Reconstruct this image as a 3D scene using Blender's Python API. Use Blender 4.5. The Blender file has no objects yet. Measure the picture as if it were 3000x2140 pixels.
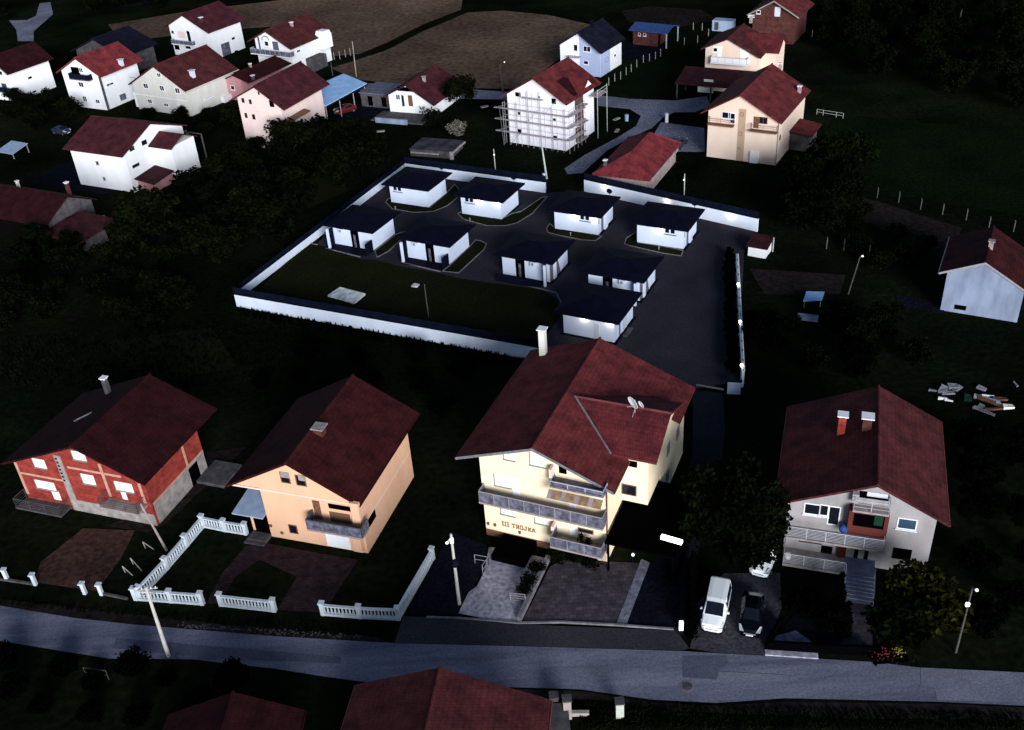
import bpy, math, random
from mathutils import Vector, Matrix
random.seed(7)
R_ = math.radians
PI = math.pi
scene = bpy.context.scene
COL = scene.collection

# ---------------------------------------------------------------- camera model
FPX, TH, RO, CH = 2947.5, R_(32.81), R_(-4.25), 60.0
FW = Vector((0, math.cos(TH), -math.sin(TH)))
_rt = Vector((1, 0, 0)); _up = _rt.cross(FW)
RT = _rt * math.cos(RO) + _up * math.sin(RO)
UP = -_rt * math.sin(RO) + _up * math.cos(RO)
CP = Vector((0, 0, CH))

def ray(px, py):
    return FW * FPX + RT * (px - 1500) - UP * (py - 1070)

def at(px, py, z=0.0):
    d = ray(px, py); t = (z - CH) / d.z
    return CP + d * t

CR = dict(a=(0, 0, .2648), b=(500, 0, .2648), c=(1100, 0, .2648), d=(1400, 0, .29557), e=(1900, 0, .30785),
          g=(0, 300, .3386), h=(900, 450, .27714), i=(1400, 450, .27714), j=(1600, 680, .30785), k=(2100, 600, .36946),
          l=(2500, 550, .27716), m=(600, 650, .30742), n=(0, 1050, .36939), o=(600, 1050, .36939), p=(1300, 950, .36952),
          q=(1350, 1280, .2635), r=(1250, 1500, .35134), s=(1950, 1500, .30791), t=(2200, 1100, .36952),
          u=(0, 1550, .36331), v=(800, 1700, .39526), w=(1600, 1800, .30742), x=(2200, 1550, .36331), y=(2600, 1050, .18476),
          F=(0, 0, 1.31752), P=(0, 0, 1.0), A=(1680, 360, .17241), B=(2040, 0, .16007), C=(1100, 180, .18476),
          D=(900, 200, .13544), E=(600, 0, .21959), G=(1150, 420, .21959), H=(0, 480, .16012), I=(0, 0, .14778),
          J=(300, 520, .29557))

def Q(c, x, y):
    o = CR[c]
    return o[0] + x * o[2], o[1] + y * o[2]

def W(c, x, y, z=0.0):
    return at(*Q(c, x, y), z)

# ---------------------------------------------------------------- materials
def nt(m):
    m.use_nodes = True
    return m.node_tree.nodes, m.node_tree.links

def mat(name, col, rough=.85, var=.12, scale=1.2, bump=0.0, metal=0.0, spec=.05, col2=None, detail=5):
    m = bpy.data.materials.new(name); N, L = nt(m)
    b = N['Principled BSDF']; b.inputs['Roughness'].default_value = rough
    b.inputs['Metallic'].default_value = metal; b.inputs['Specular IOR Level'].default_value = spec
    tc = N.new('ShaderNodeTexCoord'); no = N.new('ShaderNodeTexNoise')
    no.inputs['Scale'].default_value = scale; no.inputs['Detail'].default_value = detail
    L.new(tc.outputs['Object'], no.inputs['Vector'])
    cr = N.new('ShaderNodeValToRGB')
    c1 = [max(0, c * (1 - var)) for c in col]; c2 = [min(1, c * (1 + var)) for c in (col2 or col)]
    cr.color_ramp.elements[0].position = .35; cr.color_ramp.elements[1].position = .65
    cr.color_ramp.elements[0].color = (*c1, 1); cr.color_ramp.elements[1].color = (*c2, 1)
    L.new(no.outputs['Fac'], cr.inputs['Fac']); L.new(cr.outputs['Color'], b.inputs['Base Color'])
    if bump:
        bp = N.new('ShaderNodeBump'); bp.inputs['Strength'].default_value = bump; bp.inputs['Distance'].default_value = .05
        n2 = N.new('ShaderNodeTexNoise'); n2.inputs['Scale'].default_value = scale * 7; n2.inputs['Detail'].default_value = 4
        L.new(tc.outputs['Object'], n2.inputs['Vector']); L.new(n2.outputs['Fac'], bp.inputs['Height'])
        L.new(bp.outputs['Normal'], b.inputs['Normal'])
    return m

def plaster(name, col, stain=.10):
    """render with large weathering blotches and a fine grain"""
    m = bpy.data.materials.new(name); N, L = nt(m)
    b = N['Principled BSDF']; b.inputs['Roughness'].default_value = .9; b.inputs['Specular IOR Level'].default_value = .05
    tc = N.new('ShaderNodeTexCoord')
    big = N.new('ShaderNodeTexNoise'); big.inputs['Scale'].default_value = .45; big.inputs['Detail'].default_value = 6
    mp = N.new('ShaderNodeMapping'); mp.inputs['Scale'].default_value = (1.6, 1.6, .5)
    fine = N.new('ShaderNodeTexNoise'); fine.inputs['Scale'].default_value = 9; fine.inputs['Detail'].default_value = 3
    L.new(tc.outputs['Object'], mp.inputs['Vector']); L.new(mp.outputs['Vector'], big.inputs['Vector'])
    L.new(tc.outputs['Object'], fine.inputs['Vector'])
    mx = N.new('ShaderNodeMix'); mx.data_type = 'RGBA'; mx.inputs[0].default_value = .25
    r1 = N.new('ShaderNodeValToRGB'); r1.color_ramp.elements[0].position = .3; r1.color_ramp.elements[1].position = .62
    r1.color_ramp.elements[0].color = (*[c * (1 - stain * 2) for c in col], 1); r1.color_ramp.elements[1].color = (*col, 1)
    r2 = N.new('ShaderNodeValToRGB'); r2.color_ramp.elements[0].position = .3; r2.color_ramp.elements[1].position = .7
    r2.color_ramp.elements[0].color = (*[c * .82 for c in col], 1); r2.color_ramp.elements[1].color = (*[min(1, c * 1.08) for c in col], 1)
    L.new(big.outputs['Fac'], r1.inputs['Fac']); L.new(fine.outputs['Fac'], r2.inputs['Fac'])
    L.new(r1.outputs['Color'], mx.inputs[6]); L.new(r2.outputs['Color'], mx.inputs[7])
    L.new(mx.outputs[2], b.inputs['Base Color'])
    return m

def tiles(name, col, row=.36, colw=.25, axis=0, var=.10):
    """roof tiles: courses across the slope, joints down it, patchy colour"""
    m = bpy.data.materials.new(name); N, L = nt(m)
    b = N['Principled BSDF']; b.inputs['Roughness'].default_value = .8; b.inputs['Specular IOR Level'].default_value = .06
    tc = N.new('ShaderNodeTexCoord'); mp = N.new('ShaderNodeMapping')
    if axis == 0: mp.inputs['Rotation'].default_value = (0, 0, PI / 2)
    L.new(tc.outputs['Object'], mp.inputs['Vector'])
    br = N.new('ShaderNodeTexBrick'); br.inputs['Scale'].default_value = 1
    br.inputs['Brick Width'].default_value = colw; br.inputs['Row Height'].default_value = row
    br.inputs['Mortar Size'].default_value = .035; br.inputs['Bias'].default_value = -.2
    br.inputs['Color1'].default_value = (*[c * (1 - var) for c in col], 1); br.inputs['Color2'].default_value = (*[min(1, c * (1 + var)) for c in col], 1)
    br.inputs['Mortar'].default_value = (*[c * .72 for c in col], 1)
    L.new(mp.outputs['Vector'], br.inputs['Vector'])
    no = N.new('ShaderNodeTexNoise'); no.inputs['Scale'].default_value = .7; no.inputs['Detail'].default_value = 7
    L.new(tc.outputs['Object'], no.inputs['Vector'])
    rr = N.new('ShaderNodeValToRGB'); rr.color_ramp.elements[0].position = .3; rr.color_ramp.elements[1].position = .7
    rr.color_ramp.elements[0].color = (.50, .54, .60, 1); rr.color_ramp.elements[1].color = (1.22, 1.18, 1.12, 1)
    n3 = N.new('ShaderNodeTexNoise'); n3.inputs['Scale'].default_value = 3.2; n3.inputs['Detail'].default_value = 4; L.new(tc.outputs['Object'], n3.inputs['Vector'])
    am = N.new('ShaderNodeMath'); am.operation = 'MULTIPLY_ADD'; am.inputs[1].default_value = .55; L.new(n3.outputs['Fac'], am.inputs[0])
    sb = N.new('ShaderNodeMath'); sb.operation = 'SUBTRACT'; sb.inputs[1].default_value = .275; L.new(no.outputs['Fac'], sb.inputs[0]); L.new(sb.outputs[0], am.inputs[2])
    L.new(am.outputs[0], rr.inputs['Fac'])
    mx = N.new('ShaderNodeMix'); mx.data_type = 'RGBA'; mx.blend_type = 'MULTIPLY'; mx.inputs[0].default_value = 1
    L.new(br.outputs['Color'], mx.inputs[6]); L.new(rr.outputs['Color'], mx.inputs[7]); L.new(mx.outputs[2], b.inputs['Base Color'])
    bp = N.new('ShaderNodeBump'); bp.inputs['Strength'].default_value = .35; bp.inputs['Distance'].default_value = .04; bp.invert = True
    L.new(br.outputs['Fac'], bp.inputs['Height']); L.new(bp.outputs['Normal'], b.inputs['Normal'])
    return m

def bricks(name, c1, c2, mort, bw=.6, rh=.28, vertical=True):
    m = bpy.data.materials.new(name); N, L = nt(m)
    b = N['Principled BSDF']; b.inputs['Roughness'].default_value = .95; b.inputs['Specular IOR Level'].default_value = .03
    tc = N.new('ShaderNodeTexCoord'); sx = N.new('ShaderNodeSeparateXYZ'); cx = N.new('ShaderNodeCombineXYZ')
    L.new(tc.outputs['Object'], sx.inputs[0])
    if vertical:
        ad = N.new('ShaderNodeMath'); ad.operation = 'ADD'
        L.new(sx.outputs['X'], ad.inputs[0]); L.new(sx.outputs['Y'], ad.inputs[1])
        L.new(ad.outputs[0], cx.inputs['X']); L.new(sx.outputs['Z'], cx.inputs['Y'])
    else:
        L.new(sx.outputs['X'], cx.inputs['X']); L.new(sx.outputs['Y'], cx.inputs['Y'])
    br = N.new('ShaderNodeTexBrick'); br.inputs['Scale'].default_value = 1
    br.inputs['Brick Width'].default_value = bw; br.inputs['Row Height'].default_value = rh; br.inputs['Mortar Size'].default_value = .02
    br.inputs['Color1'].default_value = (*c1, 1); br.inputs['Color2'].default_value = (*c2, 1); br.inputs['Mortar'].default_value = (*mort, 1)
    L.new(cx.outputs[0], br.inputs['Vector'])
    no = N.new('ShaderNodeTexNoise'); no.inputs['Scale'].default_value = 1.3; no.inputs['Detail'].default_value = 6
    L.new(tc.outputs['Object'], no.inputs['Vector'])
    rr = N.new('ShaderNodeValToRGB'); rr.color_ramp.elements[0].position = .3; rr.color_ramp.elements[1].position = .7
    rr.color_ramp.elements[0].color = (.6, .6, .6, 1); rr.color_ramp.elements[1].color = (1.2, 1.2, 1.2, 1)
    L.new(no.outputs['Fac'], rr.inputs['Fac'])
    mx = N.new('ShaderNodeMix'); mx.data_type = 'RGBA'; mx.blend_type = 'MULTIPLY'; mx.inputs[0].default_value = 1
    L.new(br.outputs['Color'], mx.inputs[6]); L.new(rr.outputs['Color'], mx.inputs[7]); L.new(mx.outputs[2], b.inputs['Base Color'])
    return m

def ground_mat(name, stops, scale=.1, fine=3.0, rough=1.0, bump=.3):
    lo, hi = (.72, 1.22) if 'asphalt' in name else (.55, 1.4)
    m = bpy.data.materials.new(name); N, L = nt(m)
    b = N['Principled BSDF']; b.inputs['Roughness'].default_value = rough; b.inputs['Specular IOR Level'].default_value = .0
    tc = N.new('ShaderNodeTexCoord')
    n1 = N.new('ShaderNodeTexNoise'); n1.inputs['Scale'].default_value = scale; n1.inputs['Detail'].default_value = 9; n1.inputs['Roughness'].default_value = .65
    n2 = N.new('ShaderNodeTexNoise'); n2.inputs['Scale'].default_value = fine; n2.inputs['Detail'].default_value = 6
    L.new(tc.outputs['Object'], n1.inputs['Vector']); L.new(tc.outputs['Object'], n2.inputs['Vector'])
    cr = N.new('ShaderNodeValToRGB'); e = cr.color_ramp.elements
    e[0].position = .3; e[0].color = (*stops[0], 1); e[1].position = .7; e[1].color = (*stops[-1], 1)
    for i, c in enumerate(stops[1:-1]):
        q = e.new(.3 + .4 * (i + 1) / (len(stops) - 1)); q.color = (*c, 1)
    L.new(n1.outputs['Fac'], cr.inputs['Fac'])
    rr = N.new('ShaderNodeValToRGB'); rr.color_ramp.elements[0].position = .3; rr.color_ramp.elements[1].position = .72
    rr.color_ramp.elements[0].color = (lo, lo, lo, 1); rr.color_ramp.elements[1].color = (hi, hi, hi, 1)
    L.new(n2.outputs['Fac'], rr.inputs['Fac'])
    mx = N.new('ShaderNodeMix'); mx.data_type = 'RGBA'; mx.blend_type = 'MULTIPLY'; mx.inputs[0].default_value = 1
    L.new(cr.outputs['Color'], mx.inputs[6]); L.new(rr.outputs['Color'], mx.inputs[7]); L.new(mx.outputs[2], b.inputs['Base Color'])
    if bump:
        bp = N.new('ShaderNodeBump'); bp.inputs['Strength'].default_value = bump; bp.inputs['Distance'].default_value = .15
        L.new(n2.outputs['Fac'], bp.inputs['Height']); L.new(bp.outputs['Normal'], b.inputs['Normal'])
    return m

def emit(name, col, s):
    m = bpy.data.materials.new(name); N, L = nt(m)
    b = N['Principled BSDF']; b.inputs['Base Color'].default_value = (*col, 1)
    b.inputs['Emission Color'].default_value = (*col, 1); b.inputs['Emission Strength'].default_value = s
    return m

M = dict(
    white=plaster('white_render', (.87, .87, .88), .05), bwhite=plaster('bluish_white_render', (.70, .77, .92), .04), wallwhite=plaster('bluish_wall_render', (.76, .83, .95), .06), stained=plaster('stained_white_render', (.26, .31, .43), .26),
    white2=plaster('new_white_render', (.88, .86, .92), .04), bluish=plaster('pale_blue_render', (.40, .46, .66), .06),
    cream=plaster('pale_cream_render', (.68, .66, .60), .08), lilac=plaster('lilac_white_render', (.62, .62, .70), .08),
    peach=plaster('peach_render', (.80, .62, .50), .05), tan=plaster('tan_render', (.46, .32, .22), .06),
    orange=plaster('orange_render', (.80, .47, .30), .06), yellow=plaster('warm_yellow_render', (.95, .79, .55), .04),
    pink=plaster('pink_render', (.80, .62, .58), .05), rose=plaster('rose_render', (.52, .25, .26), .1),
    grey=plaster('grey_render', (.36, .34, .345), .18), redplaster=plaster('red_brown_render', (.12, .030, .025), .1),
    roof=tiles('maroon_roof_tiles', (.140, .028, .029)), roof2=tiles('brown_roof_tiles', (.050, .014, .018)),
    roofb=tiles('bright_red_roof_tiles', (.22, .036, .040)), roofdark=tiles('dark_grey_roof_tiles', (.010, .010, .022)),
    roofblack=mat('black_bitumen_roof', (.003, .003, .011), .75, .25, 1.0),
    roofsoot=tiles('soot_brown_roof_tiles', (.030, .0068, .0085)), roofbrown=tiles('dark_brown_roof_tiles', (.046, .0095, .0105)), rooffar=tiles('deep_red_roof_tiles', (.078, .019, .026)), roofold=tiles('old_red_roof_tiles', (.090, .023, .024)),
    ridge=mat('ridge_tile', (.13, .04, .04), .6, .2, 2), flash=mat('zinc_flashing', (.35, .34, .37), .4, .2, 3, metal=.6),
    brick=bricks('red_hollow_brick', (.33, .045, .034), (.25, .030, .026), (.22, .07, .05)),
    redbrick=bricks('dull_red_brick', (.11, .035, .030), (.08, .026, .022), (.07, .045, .04)),
    concrete=mat('raw_concrete', (.30, .27, .25), .95, .25, 1.5, .2), darkconc=mat('dark_concrete', (.075, .07, .075), .95, .3, 1.2, .2),
    beam=mat('ring_beam_concrete', (.50, .27, .20), .95, .15, 2), pinkconc=mat('pinkish_concrete', (.30, .25, .24), .95, .2, 1.5),
    frame=mat('white_window_frame', (.80, .80, .82), .5, .03, 3), brownframe=mat('brown_window_frame', (.16, .08, .05), .5, .1, 3),
    glass=mat('dark_window_glass', (.006, .008, .014), .12, .1, 1, spec=.25), blueglass=mat('blue_window_glass', (.03, .06, .10), .15, .2, 1, spec=.5),
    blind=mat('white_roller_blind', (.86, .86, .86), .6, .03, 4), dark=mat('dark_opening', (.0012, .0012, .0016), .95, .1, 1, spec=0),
    sill=mat('grey_stone_sill', (.28, .26, .25), .7, .1, 4), wood=mat('brown_wood', (.16, .08, .045), .7, .3, 3),
    rail=mat('pale_painted_steel', (.46, .47, .52), .4, .05, 3), steel=mat('galvanised_steel', (.30, .28, .30), .5, .1, 3),
    blackmetal=mat('blue_black_metal', (.004, .005, .012), .8, .2, 2), navy=mat('navy_fence_panel', (.0035, .006, .016), .9, .35, .8),
    balglass=mat('grey_balcony_panel', (.11, .11, .15), .7, .5, 2.2), balcrete=mat('grey_pvc_balustrade', (.13, .12, .17), .7, .3, 3),
    slab=mat('balcony_slab', (.30, .26, .25), .9, .15, 2), pole=mat('concrete_pole', (.46, .44, .40), .9, .12, 3),
    polegrey=mat('dull_pole', (.075, .073, .068), .9, .2, 3), polegreen=mat('pale_green_pole', (.42, .46, .40), .8, .1, 3), whitestone=mat('white_cast_stone', (.60, .66, .70), .8, .08, 4),
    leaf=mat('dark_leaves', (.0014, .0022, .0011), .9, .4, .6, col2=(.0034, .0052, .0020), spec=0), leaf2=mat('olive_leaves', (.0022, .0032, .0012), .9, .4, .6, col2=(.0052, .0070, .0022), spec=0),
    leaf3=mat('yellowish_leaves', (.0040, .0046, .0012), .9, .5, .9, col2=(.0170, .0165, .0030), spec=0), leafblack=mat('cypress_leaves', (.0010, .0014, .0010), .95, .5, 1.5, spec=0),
    blossom=mat('pale_blossom', (.14, .12, .10), .9, .5, 2.5), bark=mat('bark', (.0015, .0012, .001), .95, .3, 3),
    carwhite=mat('white_car_paint', (.90, .92, .94), .35, .02, 1, spec=.5), carblack=mat('black_car_paint', (.002, .002, .004), .22, .02, 1, spec=.22),
    carred=mat('dark_red_car_paint', (.10, .008, .010), .3, .05, 1, spec=.5), carblue=mat('navy_car_paint', (.02, .03, .06), .3, .05, 1, spec=.5),
    tyre=mat('tyre_rubber', (.01, .01, .01), .9, .1, 3), rim=mat('wheel_rim', (.25, .25, .26), .4, .1, 3, metal=.7),
    headlight=mat('clear_headlight', (.42, .44, .46), .15, .15, 8, spec=.6), plate=mat('number_plate', (.7, .7, .7), .4, .05, 5), chrome=mat('chrome_trim', (.75, .76, .8), .15, .02, 2, metal=.6),
    tin=mat('pale_blue_sheet_roof', (.38, .60, .92), .6, .12, .7), bluetile=mat('blue_sheet_roof', (.035, .07, .20), .55, .15, 1.5),
    tarp=mat('pale_sheet', (.30, .38, .52), .6, .1, 1.5), letters=mat('bronze_letters', (.30, .16, .07), .5, .1, 4),
    red=mat('red_cloth', (.07, .012, .012), .9, .2, 3), lamp=emit('lamp_glow', (1, .93, .80), 9), lampcool=emit('cool_lamp_glow', (.95, .97, 1), 6),
    sign=emit('lit_white_panel', (1, .98, .93), 2.2), signdim=emit('lit_bollard_sign', (.95, .93, 1), .8), yellowfl=mat('yellow_flowers', (.20, .16, .03), .9, .3, 5), redfl=mat('red_flowers', (.13, .02, .03), .9, .3, 5),
    green=mat('green_plastic', (.008, .035, .022), .6, .1, 2), blueobj=mat('blue_plastic', (.03, .07, .25), .5, .1, 2),
    rust=mat('orange_scrap', (.12, .055, .03), .9, .3, 3), net=mat('pale_scrap', (.24, .24, .26), .8, .3, 3),
)

# ---------------------------------------------------------------- mesh helpers
class MB:
    def __init__(s): s.v = []; s.f = []
    def face(s, pts):
        n = len(s.v); s.v += [tuple(p) for p in pts]; s.f.append(tuple(range(n, n + len(pts)))); return s
    def hexa(s, b, t):
        n = len(s.v); s.v += [tuple(p) for p in b] + [tuple(p) for p in t]; k = len(b)
        s.f.append(tuple(range(n + k - 1, n - 1, -1))); s.f.append(tuple(range(n + k, n + 2 * k)))
        for i in range(k):
            j = (i + 1) % k; s.f.append((n + i, n + j, n + k + j, n + k + i))
        return s
    def box(s, x0, y0, z0, x1, y1, z1):
        x0, x1 = sorted((x0, x1)); y0, y1 = sorted((y0, y1)); z0, z1 = sorted((z0, z1))
        return s.hexa([(x0, y0, z0), (x1, y0, z0), (x1, y1, z0), (x0, y1, z0)], [(x0, y0, z1), (x1, y0, z1), (x1, y1, z1), (x0, y1, z1)])
    def cyl(s, p0, p1, r0, r1=None, n=8):
        p0 = Vector(p0); p1 = Vector(p1); r1 = r0 if r1 is None else r1
        d = (p1 - p0).normalized(); a = d.orthogonal().normalized(); b = d.cross(a)
        ring = lambda p, r: [p + a * (r * math.cos(2 * PI * i / n)) + b * (r * math.sin(2 * PI * i / n)) for i in range(n)]
        return s.hexa(ring(p0, r0), ring(p1, r1))
    def bar(s, p0, p1, w, h=None):
        """square bar between two points"""
        return s.cyl(p0, p1, w * .7071, None, 4)
    def ball(s, c, r, n=8, sq=1.0):
        c = Vector(c); k = n // 2; base = len(s.v)
        s.v.append((c.x, c.y, c.z + r * sq))
        for i in range(1, k):
            a = PI * i / k
            for j in range(n):
                b = 2 * PI * j / n
                s.v.append((c.x + r * math.sin(a) * math.cos(b), c.y + r * math.sin(a) * math.sin(b), c.z + r * sq * math.cos(a)))
        s.v.append((c.x, c.y, c.z - r * sq)); last = len(s.v) - 1
        for j in range(n):
            s.f.append((base, base + 1 + j, base + 1 + (j + 1) % n))
            s.f.append((last, last - n + (j + 1) % n, last - n + j))
        for i in range(k - 2):
            for j in range(n):
                a0 = base + 1 + i * n; s.f.append((a0 + j, a0 + n + j, a0 + n + (j + 1) % n, a0 + (j + 1) % n))
        return s
    def prism_y(s, prof, y0, y1):
        """profile of (x,z) points extruded along y"""
        return s.hexa([(x, y0, z) for x, z in prof], [(x, y1, z) for x, z in prof])
    def build(s, name, m, parent=None, loc=None, smooth=False):
        me = bpy.data.meshes.new(name); me.from_pydata(s.v, [], s.f); me.update()
        if m is not None: me.materials.append(m)
        import bmesh
        bm = bmesh.new(); bm.from_mesh(me); bmesh.ops.recalc_face_normals(bm, faces=bm.faces); bm.to_mesh(me); bm.free()
        if smooth:
            for p in me.polygons: p.use_smooth = True
        o = bpy.data.objects.new(name, me); COL.objects.link(o)
        if parent: o.parent = parent
        if loc is not None: o.location = loc
        return o

def tag(o, label=None, cat=None, group=None, kind=None):
    if label: o['label'] = label
    if cat: o['category'] = cat
    if group: o['group'] = group
    if kind: o['kind'] = kind
    return o

def empty(name, loc, rz=0.0, label=None, cat=None, group=None):
    o = bpy.data.objects.new(name, None); COL.objects.link(o)
    o.location = loc; o.rotation_euler = (0, 0, rz); o.empty_display_size = .5
    return tag(o, label, cat, group)

def kids(o): return [c for c in list(COL.objects) if c.parent == o]
def copy_tree(o, parent=None, table=None):
    c = o.copy(); COL.objects.link(c); c.parent = parent
    for ch in table[o] if table and o in table else []: copy_tree(ch, c, table)
    return c
def family(root):
    t = {}
    def rec(o):
        k = kids(o); t[o] = k
        for q in k: rec(q)
    rec(root); return t

def sheet(name, pts, z, m, label=None, sub=0):
    """ground sheet from world points at height z"""
    mb = MB(); mb.face([(p[0], p[1], z) for p in pts])
    o = mb.build(name, m); o['kind'] = 'structure'
    return o

# ---------------------------------------------------------------- building frame
class Fr:
    def __init__(s, x, y, yaw, w=10, d=10):
        s.x, s.y, s.yaw, s.w, s.d = x, y, R_(yaw), w, d
        s.c, s.s = math.cos(s.yaw), math.sin(s.yaw)
        s.A = Vector((s.c, s.s, 0)); s.B = Vector((-s.s, s.c, 0)); s.O = Vector((x, y, 0))
    def loc(s, p):
        r = Vector(p) - s.O; return (r.dot(s.A), r.dot(s.B), p[2])
    def world(s, u, v, z=0): return s.O + s.A * u + s.B * v + Vector((0, 0, z))
    def root(s, name, label, cat, group=None): 
        s.e = empty(name, (s.x, s.y, 0), s.yaw, label, cat, group); return s.e
    def hit(s, face, q, off=0.0):
        """ray through picture point q meets the face plane -> (along, z)"""
        d = ray(*q)
        if face == 'F': n, k = -s.B, off
        elif face == 'R': n, k = s.A, s.w + off
        elif face == 'L': n, k = -s.A, off
        else: n, k = s.B, s.d + off
        t = (k + s.O.dot(n) - CP.dot(n)) / d.dot(n)
        l = s.loc(CP + d * t)
        return (l[0] if face in 'FB' else l[1], l[2])
    def fb(s, mb, face, a0, a1, z0, z1, o0, o1):
        """box on a face, from offset o0 to o1 outward"""
        if face == 'F': mb.box(a0, -o0, z0, a1, -o1, z1)
        elif face == 'R': mb.box(s.w + o0, a0, z0, s.w + o1, a1, z1)
        elif face == 'L': mb.box(-o0, a0, z0, -o1, a1, z1)
        else: mb.box(a0, s.d + o0, z0, a1, s.d + o1, z1)
        return mb

def rect(fr, face, crop, b, off=0.0):
    a0, z1 = fr.hit(face, Q(crop, b[0], b[1]), off); a1, z0 = fr.hit(face, Q(crop, b[2], b[3]), off)
    return min(a0, a1), max(a0, a1), min(z0, z1), max(z0, z1)

def window(fr, face, crop, b, style='white', name='window', off=0.0, parent=None, split=1):
    a0, a1, z0, z1 = rect(fr, face, crop, b, off)
    P = parent or fr.e
    fm = dict(white='frame', brown='brownframe', hole='dark', blind='blind', plain='frame', blue='frame', door='frame').get(style, 'frame')
    gm = dict(white='glass', brown='glass', hole='dark', blind='blind', plain='glass', blue='blueglass', door='glass').get(style, 'glass')
    t = .09 if (a1 - a0) > .7 else .06
    if style == 'hole': t = .04
    fmb = MB()
    fr.fb(fmb, face, a0, a0 + t, z0, z1, off + .002, off + .05); fr.fb(fmb, face, a1 - t, a1, z0, z1, off + .002, off + .05)
    fr.fb(fmb, face, a0 + t, a1 - t, z0, z0 + t, off + .002, off + .05); fr.fb(fmb, face, a0 + t, a1 - t, z1 - t, z1, off + .002, off + .05)
    for k in range(1, split):
        m_ = a0 + (a1 - a0) * k / split
        fr.fb(fmb, face, m_ - .04, m_ + .04, z0 + t, z1 - t, off + .002, off + .048)
    f = fmb.build(name, M[fm], P)
    pm = MB(); fr.fb(pm, face, a0 + t, a1 - t, z0 + t, z1 - t, off + .004, off + .022)
    pm.build('pane' if style != 'blind' else 'blind', M[gm], f)
    if style in ('white', 'blind', 'blue') and name == 'window':
        sm = MB(); fr.fb(sm, face, a0 - .08, a1 + .08, z0 - .07, z0 - .003, off + .002, off + .16); sm.build('sill', M['sill' if style == 'blind' else 'frame'], f)
    if style == 'blind':
        gm_ = MB(); fr.fb(gm_, face, a0 - .06, a0 - .003, z0, z1, off + .002, off + .09); gm_.build('guide_rail', M['sill'], f)
    return f

def box_part(fr, face, crop, b, o0, o1, name, m, parent=None, off=None):
    a0, a1, z0, z1 = rect(fr, face, crop, b, o1 if off is None else off)
    mb = MB(); fr.fb(mb, face, a0, a1, z0, z1, o0, o1)
    return mb.build(name, M[m], parent or fr.e)

def zroof(P, u):
    xl, zl, rx, zr, xr, z2 = P[5:11]
    return (zl + (zr - zl) * (u - xl) / (rx - xl) if u <= rx else z2 + (zr - z2) * (xr - u) / (xr - rx))

def gable(name, label, P, wm, rm, cat='house', cut_left=None, gutter='flash', group=None, verge=None):
    x, y, yaw, w, d, xl, zl, rx, zr, xr, z2, yf, yb = P
    fr = Fr(x, y, yaw, w, d); fr.P = P; fr.root(name, label, cat, group)
    e = fr.e
    T = .22
    prof = [(0, -.3), (w, -.3), (w, zroof(P, w) - T - .01), (rx, zr - T - .03), (0, zroof(P, 0) - T - .01)]
    MB().prism_y(prof, 0, d).build('wall', M[wm], e)
    mb = MB()
    mb.prism_y([(xl, zl), (rx, zr), (rx, zr - T), (xl, zl - T)], yf, yb)
    mb.prism_y([(rx + .001, zr), (xr, z2), (xr, z2 - T), (rx + .001, zr - T)], yf, yb)
    fr.roof = mb.build('roof', M[rm], e)
    MB().cyl((rx, yf - .02, zr + .01), (rx, yb + .02, zr + .01), .13, None, 6).build('ridge_cap', M[rm], fr.roof)
    for gx, gz in ((xl - .07, zl), (xr + .07, z2)):
        MB().cyl((gx, yf, gz - .12), (gx, yb, gz - .12), .07, None, 6).build('gutter', M[rm if gutter is None else gutter], fr.roof)
    if verge:
        g = MB(); s = .05
        g.prism_y([(xl, zl + .03), (rx, zr + .03), (rx, zr - T), (xl, zl - T)], yf - s, yf - .003)
        g.prism_y([(rx + .002, zr + .03), (xr, z2 + .03), (xr, z2 - T), (rx + .002, zr - T)], yf - s, yf - .003)
        g.build('verge_board', M[verge], fr.roof)
    return fr

def chimney(fr, u, v, h, s=.55, m='white', cap='white2'):
    z0 = zroof(fr.P, u) - .3
    c = MB().box(u - s / 2, v - s / 2, z0, u + s / 2, v + s / 2, z0 + h).build('chimney', M[m], fr.roof)
    k = MB(); k.box(u - s * .72, v - s * .72, z0 + h + .15, u + s * .72, v + s * .72, z0 + h + .24)
    for i, j in ((-1, -1), (1, -1), (1, 1), (-1, 1)): k.box(u + i * s * .38 - .05, v + j * s * .38 - .05, z0 + h + .002, u + i * s * .38 + .05, v + j * s * .38 + .05, z0 + h + .15)
    k.build('chimney_cap', M[cap], fr.roof)

def chim_px(fr, q, zoff=0.0, **k):
    """chimney foot on the roof surface seen at picture point q"""
    d = ray(*q); best = None
    for i in range(4000):
        t = .6 + i * .0004; 
    lo = None
    n = 600
    zmax = fr.P[8] + .3; t0 = (zmax - CH) / d.z; t1 = (0 - CH) / d.z
    for i in range(n):
        t = t0 + (t1 - t0) * i / n; p = CP + d * t; l = fr.loc(p)
        if fr.P[5] <= l[0] <= fr.P[9] and l[2] <= zroof(fr.P, l[0]):
            lo = l; break
    if lo: chimney(fr, lo[0], lo[1], **k)
    return lo

def railing(fr, mb, pts, z, h, bars=5, post=1.6, th=.035):
    """horizontal-bar railing along local points"""
    for (a, b) in zip(pts[:-1], pts[1:]):
        a = Vector((a[0], a[1], z)); b = Vector((b[0], b[1], z)); L = (b - a).length; n = max(1, round(L / post))
        for i in range(n + 1):
            p = a.lerp(b, i / n); mb.bar(p, p + Vector((0, 0, h)), th * 1.3)
        for k in range(bars):
            zz = h * (k + 1) / bars; w = th * (1.5 if k == bars - 1 else .8)
            mb.bar(a + Vector((0, 0, zz)), b + Vector((0, 0, zz)), w)

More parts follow.
